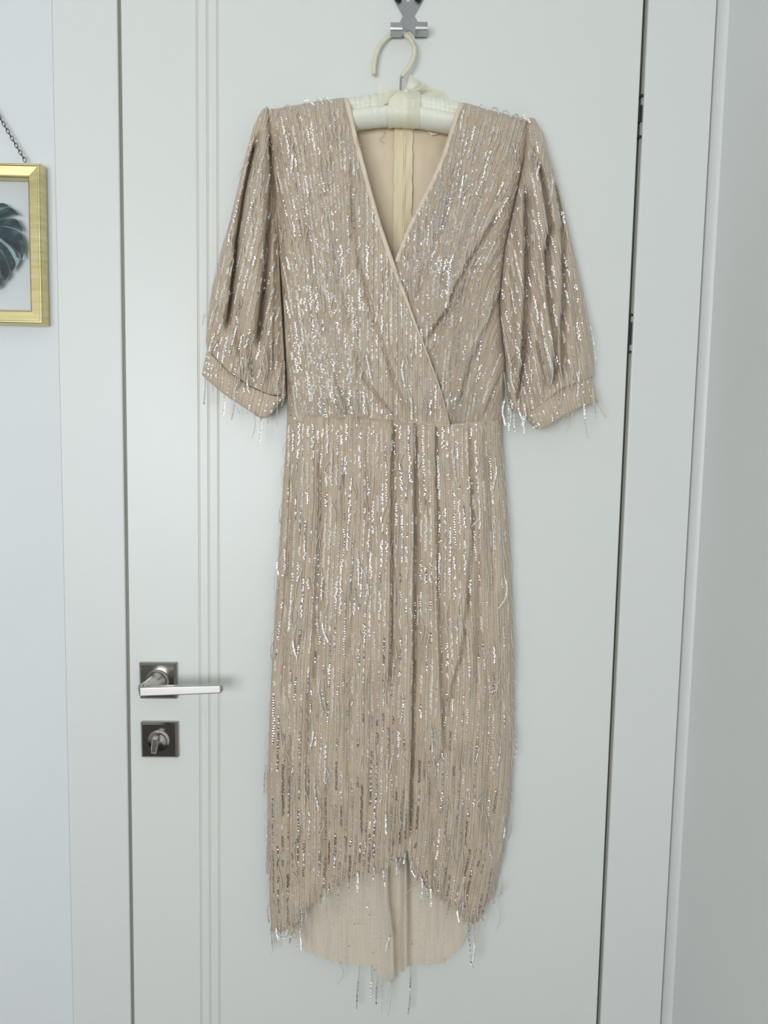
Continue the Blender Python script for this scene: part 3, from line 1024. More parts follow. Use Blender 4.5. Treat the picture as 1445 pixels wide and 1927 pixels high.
def sequin_rows(p, dens, seed, y0, y1, tilt=0.07, cut=None, shine=1.0):
    r = np.random.default_rng(seed)
    ys = np.arange(y0, y1, 2.0)
    xs = np.linspace(330, 1180, 1700)
    kk = [p.k(xs, np.full_like(xs, y)) for y in ys]
    lo_, hi_ = np.floor(min(k.min() for k in kk)), np.ceil(max(k.max() for k in kk))
    for row in np.arange(lo_, hi_ + 1):
        px = np.array([np.interp(row, k, xs, left=-1, right=-1) for k in kk])
        ok = px > 0
        if ok.sum() < 6:
            continue
        qx, qy = px[ok], ys[ok]
        ins = inside(p, qx, qy, 3.0)
        if ins.sum() < 8:
            continue
        if cut is not None and int(row) % 2:
            ins &= qy < cut + r.uniform(-60, 60)
            if ins.sum() < 8:
                continue
        qx, qy = qx[ins], qy[ins]
        seg = np.hypot(np.diff(qx), np.diff(qy))
        good = np.concatenate([[True], seg < 12])
        s = np.concatenate([[0], np.cumsum(seg)])
        if s[-1] < 14:
            continue
        pos, tone, til = [], [], []
        t = r.uniform(0, 20)
        while t < s[-1]:
            run = r.choice([r.uniform(6, 18), r.uniform(16, 50), r.uniform(40, 110)], p=[0.35, 0.4, 0.25])
            tn = r.choice([r.uniform(0, 0.35), r.uniform(0.4, 0.8), r.uniform(0.8, 1.0)], p=[0.36, 0.36, 0.28])
            tv = r.normal(0, tilt, 2) * np.array([1.7, 1.0])
            st = r.choice([2.8, 3.4, 4.8], p=[0.45, 0.35, 0.20])
            e = min(t + run, s[-1])
            while t < e:
                pos.append(t); tone.append(np.clip(tn * shine + r.normal(0, 0.08), 0, 1)); til.append(tv)
                t += st
            t += r.uniform(4, 16) if r.random() < 0.55 else r.uniform(16, 60) * (1.6 - dens)
        if len(pos) < 3:
            continue
        pos = np.array(pos)
        qx2 = np.interp(pos, s, qx) + r.normal(0, 0.35, len(pos))
        qy2 = np.interp(pos, s, qy)
        keep = inside(p, qx2, qy2, 2.0)
        if keep.sum() < 3:
            continue
        qx2, qy2 = qx2[keep], qy2[keep]
        tone, til = np.array(tone)[keep], np.array(til)[keep]
        c, n_, tg = frame_at(p, qx2, qy2, 0.0011)
        n_ = 0.4 * n_ + 0.6 * np.array([0.0, -1.0, 0.0])
        side = np.cross(tg, n_)
        n2 = n_ + side * (til[:, :1] * 1.5 + r.normal(0, 0.10, (len(c), 1))) + tg * (til[:, 1:] + r.normal(0, 0.065, (len(c), 1)) - 0.01)
        V, Fq, tn = sequins(c, n2, tg, r.uniform(0.00128, 0.00150, len(c)), tone)
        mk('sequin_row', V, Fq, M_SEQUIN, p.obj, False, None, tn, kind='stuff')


# --- back of the dress: lining and the long back hem
def back_grid(name, xl, xr, yt, yb, dfun, nu, nv, mat, label=None, kfun=None):
    u, v = np.meshgrid(np.linspace(0, 1, nu), np.linspace(0, 1, nv))
    py = np.full_like(u, float(0.5 * (yt(np.array(735.)) + yb(np.array(735.)))))
    for _ in range(12):
        px = xl(py) + (xr(py) - xl(py)) * u
        py = 0.5 * py + 0.5 * (yt(px) + (yb(px) - yt(px)) * v)
    px = xl(py) + (xr(py) - xl(py)) * u
    V = P(px, py, dfun(px, py))
    uv = np.stack([(px - 480) / SP, py / 100], axis=-1)
    return mk(name, V.reshape(-1, 3), grid_faces(nu, nv), mat, dress, True, uv.reshape(-1, 2), label=label)


neckback = curve_of_x([(497, 214), (640, 232), (680, 240), (720, 236), (757, 234), (800, 240), (830, 248), (1000, 240)])
lining_d = lambda px, py: 0.0105 + 0.0022 * vnoise(px / 40., py / 90., 91) + 0.002 * np.exp(-((px - 815 + (py - 300) * 0.45) / 12) ** 2) * np.clip((330 - py) / 60, 0, 1) + 0.0008 * vnoise(px / 12, py / 30, 92)
lining = back_grid('back_lining', lambda y: bodyL(y) + 6, lambda y: bodyR(y) - 6, neckback, lambda x: 800 + 0 * x, lining_d, 120, 120, M_LINING, 'smooth beige lining inside the neckline')
# zip tape and zip down the middle of the back
zt = []
nz = 60
for i in range(nz):
    y = 236 + (500 - 236) * i / (nz - 1)
    for j, x in enumerate(np.linspace(742.5, 777, 12)):
        w = 0.8 * math.sin(y / 9.0 + j) + (1.2 * math.sin(y / 5.0) if j in (0, 11) else 0)
        d = 0.0150 + (0.0009 if 5 <= j <= 7 else 0) + 0.0006 * math.sin(y / 13.0 + j)
        zt.append(P(x + w * (0.5 if j in (0, 11) else 0.1) + (y - 236) * -0.012, y, d))
tape = mk('zip_tape', zt, grid_faces(12, nz), M_ZIPTAPE, dress, True, label='cream zip tape inside the neckline')
for xo in (759.5, 763.0):
    pth = [P(xo - (y - 236) * 0.012, y, 0.0165) for y in np.linspace(240, 496, 40)]
    v, f = tube(pth, 0.0006, 6)
    mk('zip_coil', v, f, M_ZIPTAPE, tape)
zz = P(762, 238, 0.018)
v, f = prism([(zz[0] - 0.003, zz[2] - 0.003), (zz[0] + 0.003, zz[2] - 0.003), (zz[0] + 0.0036, zz[2] + 0.002), (zz[0] - 0.0036, zz[2] + 0.002)], -0.0195, -0.0160, 0.0008)
mk('zip_slider', v, f, M_ZIPTAPE, tape, False)
v, f = tube(spline([P(722, 240, 0.014), P(722, 252, 0.016), P(714, 262, 0.017), P(722, 268, 0.017)], 14), 0.0004, 5)
mk('loose_thread', v, f, M_THREAD, lining)
patch('care_label', [(803, 246), (826, 252), (812, 255), (808, 252)], [0.016] * 4, 0.001, M_SATIN, lining, 6)

hem_back = curve_of_x([(500, 1700), (520, 1740), (550, 1765), (575, 1788), (600, 1802), (640, 1814), (700, 1820), (712, 1834), (725, 1850), (742, 1846), (748, 1826), (760, 1828), (768, 1815), (820, 1816), (850, 1800), (872, 1780), (885, 1750), (905, 1700), (950, 1650)])


def hem_d(px, py):
    d = 0.0135 + 0.0035 * vnoise(px / 30., py / 200., 61) + 0.0012 * vnoise(px / 9., py / 60., 62) + 0.0007 * vnoise(px / 3.5, py / 40., 63)
    fo = [('step', [(728, 1600), (733, 1700), (741, 1760), (744, 1860)], 8, 0.0085), ('ridge', [(762, 1600), (762, 1700), (762, 1860)], 7, 0.0060),
          ('step', [(769, 1600), (768, 1720), (768, 1860)], 6, 0.0055), ('valley', [(680, 1600), (684, 1830)], 8, 0.002), ('ridge', [(860, 1600), (866, 1830)], 10, 0.003)]
    return np.maximum(d + folds(px, py, fo), 0.006)


hemp = back_grid('skirt_back', lambda y: bodyL(y) + 5, lambda y: bodyR(y) - 5, lambda x: 800 + 0 * x, lambda x: hem_back(x) + 3.0 * vnoise(x / 6.0, 0 * x, 64), hem_d, 220, 160, M_HEMBACK, 'pale beige back hem hanging lower than the front')

# --- bodice right half (under), left half (over), skirt, sleeves, cuffs
neckL = [(654, 184), (660, 205), (671, 255), (686, 312), (703, 375), (720, 432), (738, 485), (752, 525), (766, 562), (783, 610), (800, 655), (815, 695), (828, 732), (838, 768), (846, 800)]
neckR = [(866, 192), (857, 215), (846, 250), (832, 292), (815, 332), (795, 372), (772, 418), (755, 458), (743, 492)]
nLc = curve_of_y(neckL)
nRfull = curve_of_y(neckR + [(735, 520), (745, 560), (765, 610), (790, 670), (812, 740), (825, 800)])


def lean_r(px):
    t = np.clip((px - 740) / 190.0, 0, 1)
    return 0.43 * t * t * (3 - 2 * t)


def lean_l(px):
    t = np.clip((700 - px) / 170.0, 0, 1)
    return 0.22 * t * t * (3 - 2 * t)


kBR = lambda px, py: (px + lean_r(px) * (py - 200) * np.clip(0.55 + (py - 200) / 700.0, 0.5, 1.0)) / SP
kBL = lambda px, py: (px - lean_l(px) * (py - 200)) / SP
waist_l = curve_of_x([(500, 800), (540, 790), (640, 782), (720, 784), (760, 792), (846, 800), (950, 790)])
dBR = lambda px, py: body_base(px, py) + folds(px, py, FOLD_BR) - 0.006 * np.clip(1 - (px - nLc(py)) / 60.0, 0, 1) * np.clip((py - 430) / 60.0, 0, 1)
bod_r = make_panel('bodice_front', nRfull, bodyR, shoulder, lambda x: waist_l(x) + 4 + 3 * vnoise(x / 11., 0 * x, 17), dBR, kBR, 190, 300, M_FABRIC, 101)
dBL = lambda px, py: body_base(px, py) + folds(px, py, FOLD_BL) + 0.0035 * np.clip((px - 640) / 90.0, 0, 1) * np.clip((py - 450) / 60, 0, 1)
bod_l = make_panel('bodice_front', bodyL, nLc, shoulder, lambda x: waist_l(x) + 4 + 3 * vnoise(x / 11., 0 * x, 18), dBL, kBL, 220, 300, M_FABRIC, 131)

hem_front = curve_of_x([(495, 1742), (512, 1752), (535, 1752), (556, 1744), (572, 1722), (588, 1700), (612, 1684), (634, 1668), (664, 1654), (700, 1644), (728, 1634), (748, 1626), (760, 1610), (767, 1602), (769, 1622), (778, 1652), (800, 1668), (826, 1690), (850, 1706), (868, 1722), (874, 1736), (896, 1738), (908, 1724), (918, 1700), (935, 1690), (960, 1690)])
waist_s = lambda x: waist_l(x) - 2


def kSK(px, py):
    l, r = bodyL(py), bodyR(py)
    return (px - l) / (r - l) * 47.0 + 0.35 * vnoise(px / 60.0, py / 160.0, 77)


dSK = lambda px, py: body_base(px, py, False) + folds(px, py, FOLD_SK) + 0.0016 * vnoise(px / 13.0, py / 190.0, 44) - 0.010 * np.clip((py - 1450) / 300.0, 0, 1) * 0.6
skirt = make_panel('skirt_front', bodyL, bodyR, waist_s, hem_front, dSK, kSK, 300, 420, M_FABRIC, 151, 0.0020)

slL = curve_of_y([(503, 198), (498, 205), (488, 214), (476, 240), (460, 300), (446, 360), (431, 420), (413, 480), (399, 540), (391, 600), (387, 640), (390, 662), (398, 700), (400, 760)])
srL = curve_of_y([(506, 198), (507, 230), (518, 343), (522, 411), (528, 548), (534, 650), (539, 745), (539, 800)])
ybL = curve_of_x([(380, 652), (388, 658), (402, 671), (430, 699), (470, 726), (505, 742), (545, 746)])
slR = curve_of_y([(994, 215), (990, 240), (986, 300), (968, 389), (950, 466), (941, 555), (941, 600), (951, 675), (953, 748), (960, 790)])
srR = curve_of_y([(1002, 215), (1010, 230), (1022, 250), (1036, 300), (1053, 360), (1068, 420), (1081, 480), (1095, 540), (1107, 600), (1115, 660), (1119, 705), (1120, 760)])
ybR = curve_of_x([(940, 768), (962, 772), (982, 780), (1005, 773), (1024, 756), (1053, 733), (1084, 720), (1111, 709), (1130, 705)])


def sleeve_depth(xl, xr, ys, ds, fl):
    def d(px, py):
        l, r = xl(py), xr(py)
        s = np.clip(np.abs(2 * (px - l) / np.maximum(r - l, 4) - 1), 0, 1)
        return 0.013 + (np.interp(py, ys, ds) - 0.013) * np.sqrt(np.clip(1 - s ** 2.6, 0, 1)) + folds(px, py, fl) * np.clip((1 - s) * 6, 0, 1)
    return d


dSL = sleeve_depth(slL, srL, [200, 215, 260, 400, 600, 690, 750], [0.022, 0.034, 0.045, 0.054, 0.060, 0.056, 0.040], FOLD_SL)
dSR = sleeve_depth(slR, srR, [215, 230, 280, 400, 600, 700, 780], [0.022, 0.034, 0.045, 0.054, 0.060, 0.056, 0.042], FOLD_SR)
kSL = lambda px, py: (px + 0.22 * (py - 200)) / SP
kSR = lambda px, py: (px - 0.17 * (py - 230)) / SP
slv_l = make_panel('sleeve', slL, srL, lambda x: 203 + 0 * x, ybL, dSL, kSL, 120, 300, M_FABRIC, 171)
slv_r = make_panel('sleeve', slR, srR, lambda x: 222 + 0 * x, ybR, dSR, kSR, 130, 300, M_FABRIC, 181)
for (xl, xr, yt0, yb_) in ((slL, srL, 205, ybL), (slR, srR, 225, ybR)):
    back_grid('sleeve_back', lambda y, xl=xl: xl(y) + 1.5, lambda y, xr=xr: xr(y) - 1.5, lambda x, yt0=yt0: yt0 + 0 * x, yb_, lambda px, py: 0.0095 + 0.0015 * vnoise(px / 20., py / 90., 33), 30, 60, M_LINING)


def cuff(A, B, dtop, seed):
    """gathered band between two pixel curves, front and back wall joined"""
    nu, nv = 80, 14
    a, b = spline(A, nu), spline(B, nu)
    V, uvs = [], []
    for i in range(nv):
        t = i / (nv - 1)
        q = a * (1 - t) + b * t
        s = np.abs(np.linspace(-1, 1, nu))
        d = 0.015 + (dtop - 0.015) * np.sqrt(np.clip(1 - s ** 4, 0, 1)) + 0.0035 * math.sin(math.pi * t) + 0.0009 * vnoise(q[:, 0] / 6.0, q[:, 1] * 0 + t * 2, seed)
        V.append(P(q[:, 0], q[:, 1], d))
        uvs.append(np.stack([np.linspace(0, 15, nu), np.full(nu, t * 0.4)], axis=1))
    for i in range(nv):            # back wall
        t = 1 - i / (nv - 1)
        q = a * (1 - t) + b * t
        V.append(P(q[:, 0], q[:, 1] - 3.0 * t, np.full(nu, 0.011)))
        uvs.append(np.stack([np.linspace(0, 15, nu), np.full(nu, t * 0.4)], axis=1))
    V = np.array(V).reshape(-1, 3)
    return mk('cuff', V, grid_faces(nu, 2 * nv), M_FABRIC, dress, True, np.array(uvs).reshape(-1, 2)), a, b


cufA, a1, b1 = cuff([(389, 660), (402, 672), (430, 699), (470, 727), (510, 744), (536, 746)], [(380, 706), (398, 722), (425, 744), (462, 768), (498, 787), (531, 754)], 0.044, 201)
cufB, a2, b2_ = cuff([(984, 779), (1005, 772), (1024, 755), (1053, 732), (1084, 719), (1113, 707)], [(1001, 803), (1017, 808), (1040, 796), (1064, 782), (1093, 767), (1124, 757)], 0.046, 202)


def cuff_sequins(obj, a, b, dtop, seed):
    r = np.random.default_rng(seed)
    n = 13
    for i in np.linspace(4, len(a) - 6, n).astype(int):
        m_ = r.integers(2, 7)
        t = np.sort(r.uniform(0.15, 0.95, m_))
        q = a[i] * (1 - t[:, None]) + b[i] * t[:, None]
        s = abs(2 * i / (len(a) - 1) - 1)
        d = 0.0172 + (dtop - 0.015) * math.sqrt(1 - s ** 4) + 0.0035 * np.sin(math.pi * t)
        c = P(q[:, 0], q[:, 1], d)
        tg = np.tile(c[-1] - c[0], (m_, 1))
        n_ = np.array([0, -1.0, 0]) + r.normal(0, 0.16, (m_, 3))
        V, Fq, tn = sequins(c, n_, tg, r.uniform(0.0013, 0.0016, m_), r.uniform(0.0, 0.9, m_))
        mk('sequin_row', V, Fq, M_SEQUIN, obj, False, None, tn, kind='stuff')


cuff_sequins(cufA, a1, b1, 0.044, 5)
cuff_sequins(cufB, a2, b2_, 0.046, 6)


# neckline binding
def binding(pts, depth, name, side):
    q = spline(pts, 120)
    tg = np.gradient(q, axis=0)
    tg /= np.linalg.norm(tg, axis=1)[:, None]
    nn = np.stack([-tg[:, 1], tg[:, 0]], axis=1) * side
    V = []
    nc = 9
    for j in range(nc):
        w = j / (nc - 1)
        wd = np.interp(q[:, 1], [500, 640, 800], [8.5, 4.0, 2.0])[:, None]
        x = q + nn * (w * wd - 1.0)
        d = depth(q[:, 0] + nn[:, 0] * 7, q[:, 1] + nn[:, 1] * 7)
        d = d * (1 - w) + depth(x[:, 0], x[:, 1]) * w + 0.0008 + 0.0016 * math.sin(math.pi * w) - (0.0025 if j == 0 else 0)
        V.append(P(x[:, 0], x[:, 1], d))
    return mk(name, np.array(V).reshape(-1, 3), grid_faces(120, nc), M_BINDING, dress, True)


binding(neckL, bod_l.depth, 'neck_binding', 1)
binding(neckR, bod_r.depth, 'neck_binding', -1)

# waist seam: stitched cord
wsx = np.linspace(541, 944, 160)
for (xa, xb_) in ((722, 836), (846, 872)):
    xs_ = np.linspace(xa, xb_, 110)
    ys_ = waist_l(xs_) + 2 + 1.0 * np.sin(xs_ / 7.0)
    d_ = np.maximum(skirt.depth(xs_, ys_), bod_l.depth(xs_, ys_)) * 0 + skirt.depth(xs_, ys_) + 0.001
    v, f = tube(P(xs_, ys_, d_), 0.0006, 6)
    mk('waist_seam', v, f, M_THREAD, dress)

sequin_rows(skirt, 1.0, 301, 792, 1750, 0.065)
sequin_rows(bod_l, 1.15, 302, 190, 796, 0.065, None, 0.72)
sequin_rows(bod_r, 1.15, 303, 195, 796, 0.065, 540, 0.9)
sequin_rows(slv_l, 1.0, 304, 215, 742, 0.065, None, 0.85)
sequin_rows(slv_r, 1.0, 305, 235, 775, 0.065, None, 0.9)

# ------------------------------------------------------------------ loose fringe strands
strand_list = []      # (length, path (n,3), with_sequins, radius, parent)


def strand_path(pts, ds, n=14):
    q = spline(pts, n)
    d = np.interp(np.linspace(0, 1, n), np.linspace(0, 1, len(ds)), ds)
    return P(q[:, 0], q[:, 1], d)


def scatter_strands(p, count, seed, y0, y1, lmin, lmax, lean=0.0):
    r = np.random.default_rng(seed)
    made = 0
    tries = 0
    while made < count and tries < 20000:
        tries += 1
        y = r.uniform(y0, y1)
        l, rr_ = p.xl(np.array(y)), p.xr(np.array(y))
        x = r.uniform(l + 3, rr_ - 3)
        if not inside(p, np.array(x), np.array(y), 3.0):
            continue
        L = r.uniform(lmin, lmax)
        bend = r.normal(0, 0.09)
        curl = r.normal(0, 5.0)
        pts = []
        for t in np.linspace(0, 1, 5):
            pts.append((x + lean * L * t + bend * L * t + curl * math.sin(math.pi * t * r.uniform(0.8, 1.2)), y + L * t * (1 - 0.06 * t)))
        q = spline(pts, 14)
        dsurf = p.depth(q[:, 0], q[:, 1])
        d = np.maximum(dsurf, np.convolve(np.pad(dsurf, 2, mode='edge'), np.ones(5) / 5, 'valid')) + 0.001 + r.uniform(0.001, 0.005) * np.sin(np.linspace(0.1, 2.6, 14)) + 0.0006
        strand_list.append((L, P(q[:, 0], q[:, 1], d), r.random() < 0.45, r.uniform(0.00045, 0.00085), p.obj))
        made += 1


scatter_strands(skirt, 230, 401, 800, 1700, 25, 75)
scatter_strands(bod_l, 80, 402, 205, 770, 22, 65, 0.05)
scatter_strands(bod_r, 80, 403, 215, 770, 22, 65, -0.08)
scatter_strands(slv_l, 45, 404, 235, 690, 25, 60, -0.05)
scatter_strands(slv_r, 45, 405, 255, 720, 25, 60, 0.05)
scatter_strands(slv_l, 22, 406, 630, 735, 45, 75, 0.0)
scatter_strands(slv_r, 22, 407, 650, 760, 45, 75, 0.03)

HEM = [  # strands that hang free below hem and cuffs (pixels, distances)
    ([(638, 1812), (646, 1828), (643, 1842), (634, 1853)], (0.018, 0.02), 0), ([(676, 1818), (674, 1845), (672, 1870), (671, 1898)], (0.018, 0.02), 1),
    ([(699, 1818), (699, 1845), (697, 1865), (697, 1880)], (0.018, 0.02), 1), ([(710, 1845), (708, 1865), (708, 1888)], (0.02, 0.02), 1),
    ([(716, 1848), (718, 1875), (718, 1908)], (0.02, 0.02), 0), ([(735, 1846), (732, 1868), (729, 1886)], (0.02, 0.02), 0),
    ([(738, 1846), (735, 1880), (730, 1913)], (0.022, 0.02), 0), ([(771, 1816), (772, 1845), (771, 1880), (768, 1908)], (0.018, 0.02), 1),
    ([(836, 1806), (836, 1818)], (0.018, 0.018), 0), ([(514, 1752), (516, 1775), (511, 1795)], (0.025, 0.022), 0),
    ([(512, 1750), (511, 1770), (513, 1790)], (0.02, 0.02), 0), ([(548, 1738), (555, 1762), (558, 1782)], (0.045, 0.04), 1),
    ([(563, 1715), (565, 1750), (568, 1788)], (0.045, 0.04), 1), ([(520, 1755), (530, 1764), (545, 1760), (560, 1748)], (0.04, 0.04), 1),
    ([(888, 1736), (884, 1775), (886, 1810), (890, 1820)], (0.042, 0.035), 1), ([(893, 1736), (893, 1780), (890, 1812)], (0.042, 0.035), 1),
    ([(914, 1700), (915, 1725), (913, 1745)], (0.03, 0.03), 0), ([(928, 1660), (929, 1680), (929, 1700)], (0.03, 0.03), 1),
    ([(730, 1630), (728, 1690), (732, 1750), (736, 1762)], (0.045, 0.03), 0), ([(734, 1760), (730, 1770), (726, 1787)], (0.030, 0.028), 1),
    ([(748, 1632), (752, 1645), (760, 1652)], (0.046, 0.045), 0), ([(628, 1690), (628, 1715), (627, 1742)], (0.05, 0.04), 0),
    ([(800, 1660), (778, 1668), (762, 1685)], (0.045, 0.04), 0), ([(838, 1695), (838, 1720), (835, 1742)], (0.046, 0.04), 0),
    ([(500, 1440), (498, 1465), (497, 1490)], (0.02, 0.02), 1), ([(505, 1540), (503, 1570), (503, 1635)], (0.02, 0.02), 1),
    ([(948, 1540), (950, 1560), (948, 1575)], (0.03, 0.03), 1), ([(962, 1360), (966, 1400), (962, 1440)], (0.025, 0.03), 0),
    ([(386, 712), (386, 735), (384, 760)], (0.03, 0.03), 1), ([(398, 716), (400, 728), (402, 737)], (0.03, 0.03), 0),
    ([(421, 735), (422, 760), (420, 780)], (0.04, 0.04), 1), ([(441, 752), (440, 770), (436, 790)], (0.045, 0.045), 1),
    ([(478, 775), (480, 800), (477, 815), (473, 824)], (0.05, 0.05), 0), ([(489, 784), (491, 800), (490, 820), (487, 838)], (0.05, 0.05), 1),
    ([(503, 775), (504, 790), (504, 798)], (0.04, 0.03), 0), ([(521, 715), (522, 750), (521, 785), (522, 802)], (0.055, 0.045), 0),
    ([(535, 680), (534, 720), (532, 752)], (0.04, 0.03), 1),
    ([(948, 700), (952, 740), (945, 770), (950, 800)], (0.05, 0.035), 1), ([(954, 745), (956, 780), (954, 818)], (0.05, 0.04), 1),
    ([(958, 755), (960, 785), (956, 810)], (0.05, 0.04), 1), ([(967, 772), (966, 795), (968, 813)], (0.05, 0.045), 1),
    ([(985, 778), (984, 790), (983, 801)], (0.05, 0.05), 1), ([(1097, 762), (1100, 785), (1103, 808), (1106, 825)], (0.045, 0.045), 0),
    ([(1098, 745), (1099, 770), (1100, 788)], (0.05, 0.045), 1), ([(1114, 715), (1116, 750), (1122, 785)], (0.04, 0.045), 1),
    ([(1122, 745), (1130, 770), (1141, 785)], (0.03, 0.025), 0), ([(1078, 770), (1073, 795), (1064, 815)], (0.045, 0.045), 0),
    ([(1062, 782), (1052, 800), (1036, 810), (1028, 812)], (0.045, 0.04), 0),
    ([(1105, 600), (1112, 620), (1117, 650), (1120, 680)], (0.025, 0.025), 1), ([(385, 590), (382, 605), (381, 614)], (0.025, 0.025), 0),
]
hem_strands = [(200.0, strand_path(pts, ds), bool(sq), 0.0007, dress) for pts, ds, sq in HEM]

rh = np.random.default_rng(71)
for x_ in np.arange(512, 916, 9.0):
    y_ = float(hem_front(np.array(x_)))
    x_ = x_ + rh.uniform(-3, 3)
    L_ = rh.uniform(8, 42)
    dz_ = float(skirt.depth(np.array(x_), np.array(y_ - 6)))
    pts = [(x_, y_ - rh.uniform(10, 30)), (x_ + rh.normal(0, 2), y_), (x_ + rh.normal(0, 4), y_ + L_)]
    hem_strands.append((60, strand_path(pts, (dz_ + 0.003, dz_ + 0.003, dz_)), rh.random() < 0.55, 0.0006, dress))
for side_, xf in ((-1, bodyL), (1, bodyR)):
    for y_ in np.arange(830, 1700, 34.0):
        y_ = y_ + rh.uniform(-12, 12)
        x_ = float(xf(np.array(y_)))
        L_ = rh.uniform(20, 60)
        o_ = side_ * rh.uniform(1, 6)
        pts = [(x_ - side_ * 3, y_), (x_ + o_, y_ + L_ * 0.4), (x_ + o_ * rh.uniform(0.6, 1.3), y_ + L_ * 0.75), (x_ + o_ * rh.uniform(-0.3, 1.2), y_ + L_)]
        hem_strands.append((60, strand_path(pts, (0.026, 0.024, 0.024)), rh.random() < 0.15, 0.00045, dress))

# shoulder seam curls standing up over the outline
r_ = np.random.default_rng(31)
for cx_ in (500, 540, 578, 600, 612, 905, 930, 950, 968, 985):
    cy_ = float(shoulder(np.array(cx_)))
    pts = [(cx_ - r_.uniform(4, 9), cy_ + 4), (cx_ - 2, cy_ - r_.uniform(2, 6)), (cx_ + 5, cy_ - r_.uniform(0, 5)), (cx_ + r_.uniform(7, 14), cy_ + 6)]
    hem_strands.append((60, strand_path(pts, (0.034, 0.03, 0.036, 0.044)), True, 0.0006, dress))


def strand_mesh(path, rad, sq, r):
    tp = np.linspace(1, 0.55, len(path))
    return tube(path, rad * tp, 5)


def strand_sequins(path, r):
    n = len(path)
    ln_ = np.linalg.norm(np.diff(path, axis=0), axis=1).sum()
    m_ = max(4, int(ln_ / 0.00165))
    t = np.linspace(r.uniform(0.15, 0.5), 1.0, m_)
    c = np.stack([np.interp(t, np.linspace(0, 1, n), path[:, i]) for i in range(3)], axis=1)
    tg = np.gradient(c, axis=0)
    base = np.array([r.normal(0, 0.35), -1.0, r.normal(0.0, 0.2)])
    nn = base + r.normal(0, 0.10, (m_, 3))
    c = c + np.array([0, -0.0007, 0])
    return sequins(c, nn, tg, np.full(m_, 0.00128), np.clip(r.normal(0.42, 0.25, m_), 0, 1))


strand_list.sort(key=lambda q: -q[0])
KEEP = 290 - len(hem_strands)
single = hem_strands + strand_list[:KEEP]
rest = strand_list[KEEP:]
rs = np.random.default_rng(500)
for L, path, sq, rad, par in single:
    v, f = strand_mesh(path, rad, sq, rs)
    o = mk('fringe_strand', v, f, M_CLEAR if sq else M_THREAD, par)
    if sq:
        V, Fq, tn = strand_sequins(path, rs)
        if par is dress:
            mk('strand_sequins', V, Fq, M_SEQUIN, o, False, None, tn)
        else:
            # the strand is already a sub-part, so the sequins join its mesh
            bpy.data.objects.remove(o)
            nv_ = len(v)
            allv = np.vstack([np.asarray(v), V])
            fl = [tuple(q) for q in f] + [tuple(int(i) + nv_ for i in q) for q in Fq]
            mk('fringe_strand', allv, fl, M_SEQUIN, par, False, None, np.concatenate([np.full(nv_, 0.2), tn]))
if rest:
    V, Fc = [], []
    for L, path, sq, rad, par in rest:
        v, f = strand_mesh(path, rad, sq, rs)
        n0 = len(V)
        V += v
        Fc += [tuple(i + n0 for i in q) for q in f]
    mk('short_fringe', V, Fc, M_THREAD, dress, kind='stuff')

# fuzz: short curled thread ends all over
V, Fc = [], []
rf = np.random.default_rng(77)
for p, cnt, y0, y1 in ((skirt, 420, 800, 1720), (bod_l, 130, 205, 790), (bod_r, 130, 215, 790), (slv_l, 60, 230, 720), (slv_r, 60, 250, 760)):
    made = 0
    while made < cnt:
        y = rf.uniform(y0, y1)
        x = rf.uniform(p.xl(np.array(y)) - 0.5, p.xr(np.array(y)) + 0.5)
        if not inside(p, np.array(x), np.array(y), -1.0):
            continue
        a = rf.uniform(0, 2 * math.pi)
        pts = [(x, y)]
        for _ in range(4):
            a += rf.normal(0, 0.9)
            st = rf.uniform(1.5, 4.5)
            pts.append((pts[-1][0] + st * math.cos(a), pts[-1][1] + st * (math.sin(a) * 0.8 + 0.5)))
        q = spline(pts, 9)
        d = p.depth(q[:, 0], q[:, 1]) + np.linspace(0.0005, rf.uniform(0.0015, 0.004), 9)
        v, f = tube(P(q[:, 0], q[:, 1], d), rf.uniform(0.00018, 0.00032), 4)
        n0 = len(V)
        V += v
        Fc += [tuple(i + n0 for i in qq) for qq in f]
        made += 1
mk('thread_fuzz', V, Fc, M_THREAD, dress, kind='stuff')
# a few single sequins left on the back hem
c_ = P(np.array([695, 657, 775, 690, 705, 667, 675, 702]), np.array([1722, 1780, 1777, 1706, 1826, 1739, 1739, 1794]), 0.024)
Vq, Fq, tn = sequins(c_, np.tile([0.05, -1.0, 0.15], (8, 1)) + rf.normal(0, 0.1, (8, 3)), np.tile([0, 0, 1.0], (8, 1)), np.full(8, 0.0013), np.full(8, 0.9))
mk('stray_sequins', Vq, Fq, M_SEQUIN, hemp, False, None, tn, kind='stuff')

# ------------------------------------------------------------------ framed leaf
TR, BR = P(72.5, 306, 0.021), P(84.5, 610, 0.021)
fh = TR[2] - BR[2]
fw = fh * 0.80
fx1 = (TR[0] + BR[0]) / 2
fcx, fcz = fx1 - fw / 2, (TR[2] + BR[2]) / 2
FT = -0.004                                  # slight turn on the wall
frame = empty('picture_frame', (fcx, -0.002, BR[2]), 'gold picture frame with a dark teal monstera leaf behind glass, hanging by a chain', 'picture')


def fr_rot(V):
    return rot_y(V, (fcx, 0, fcz), FT)


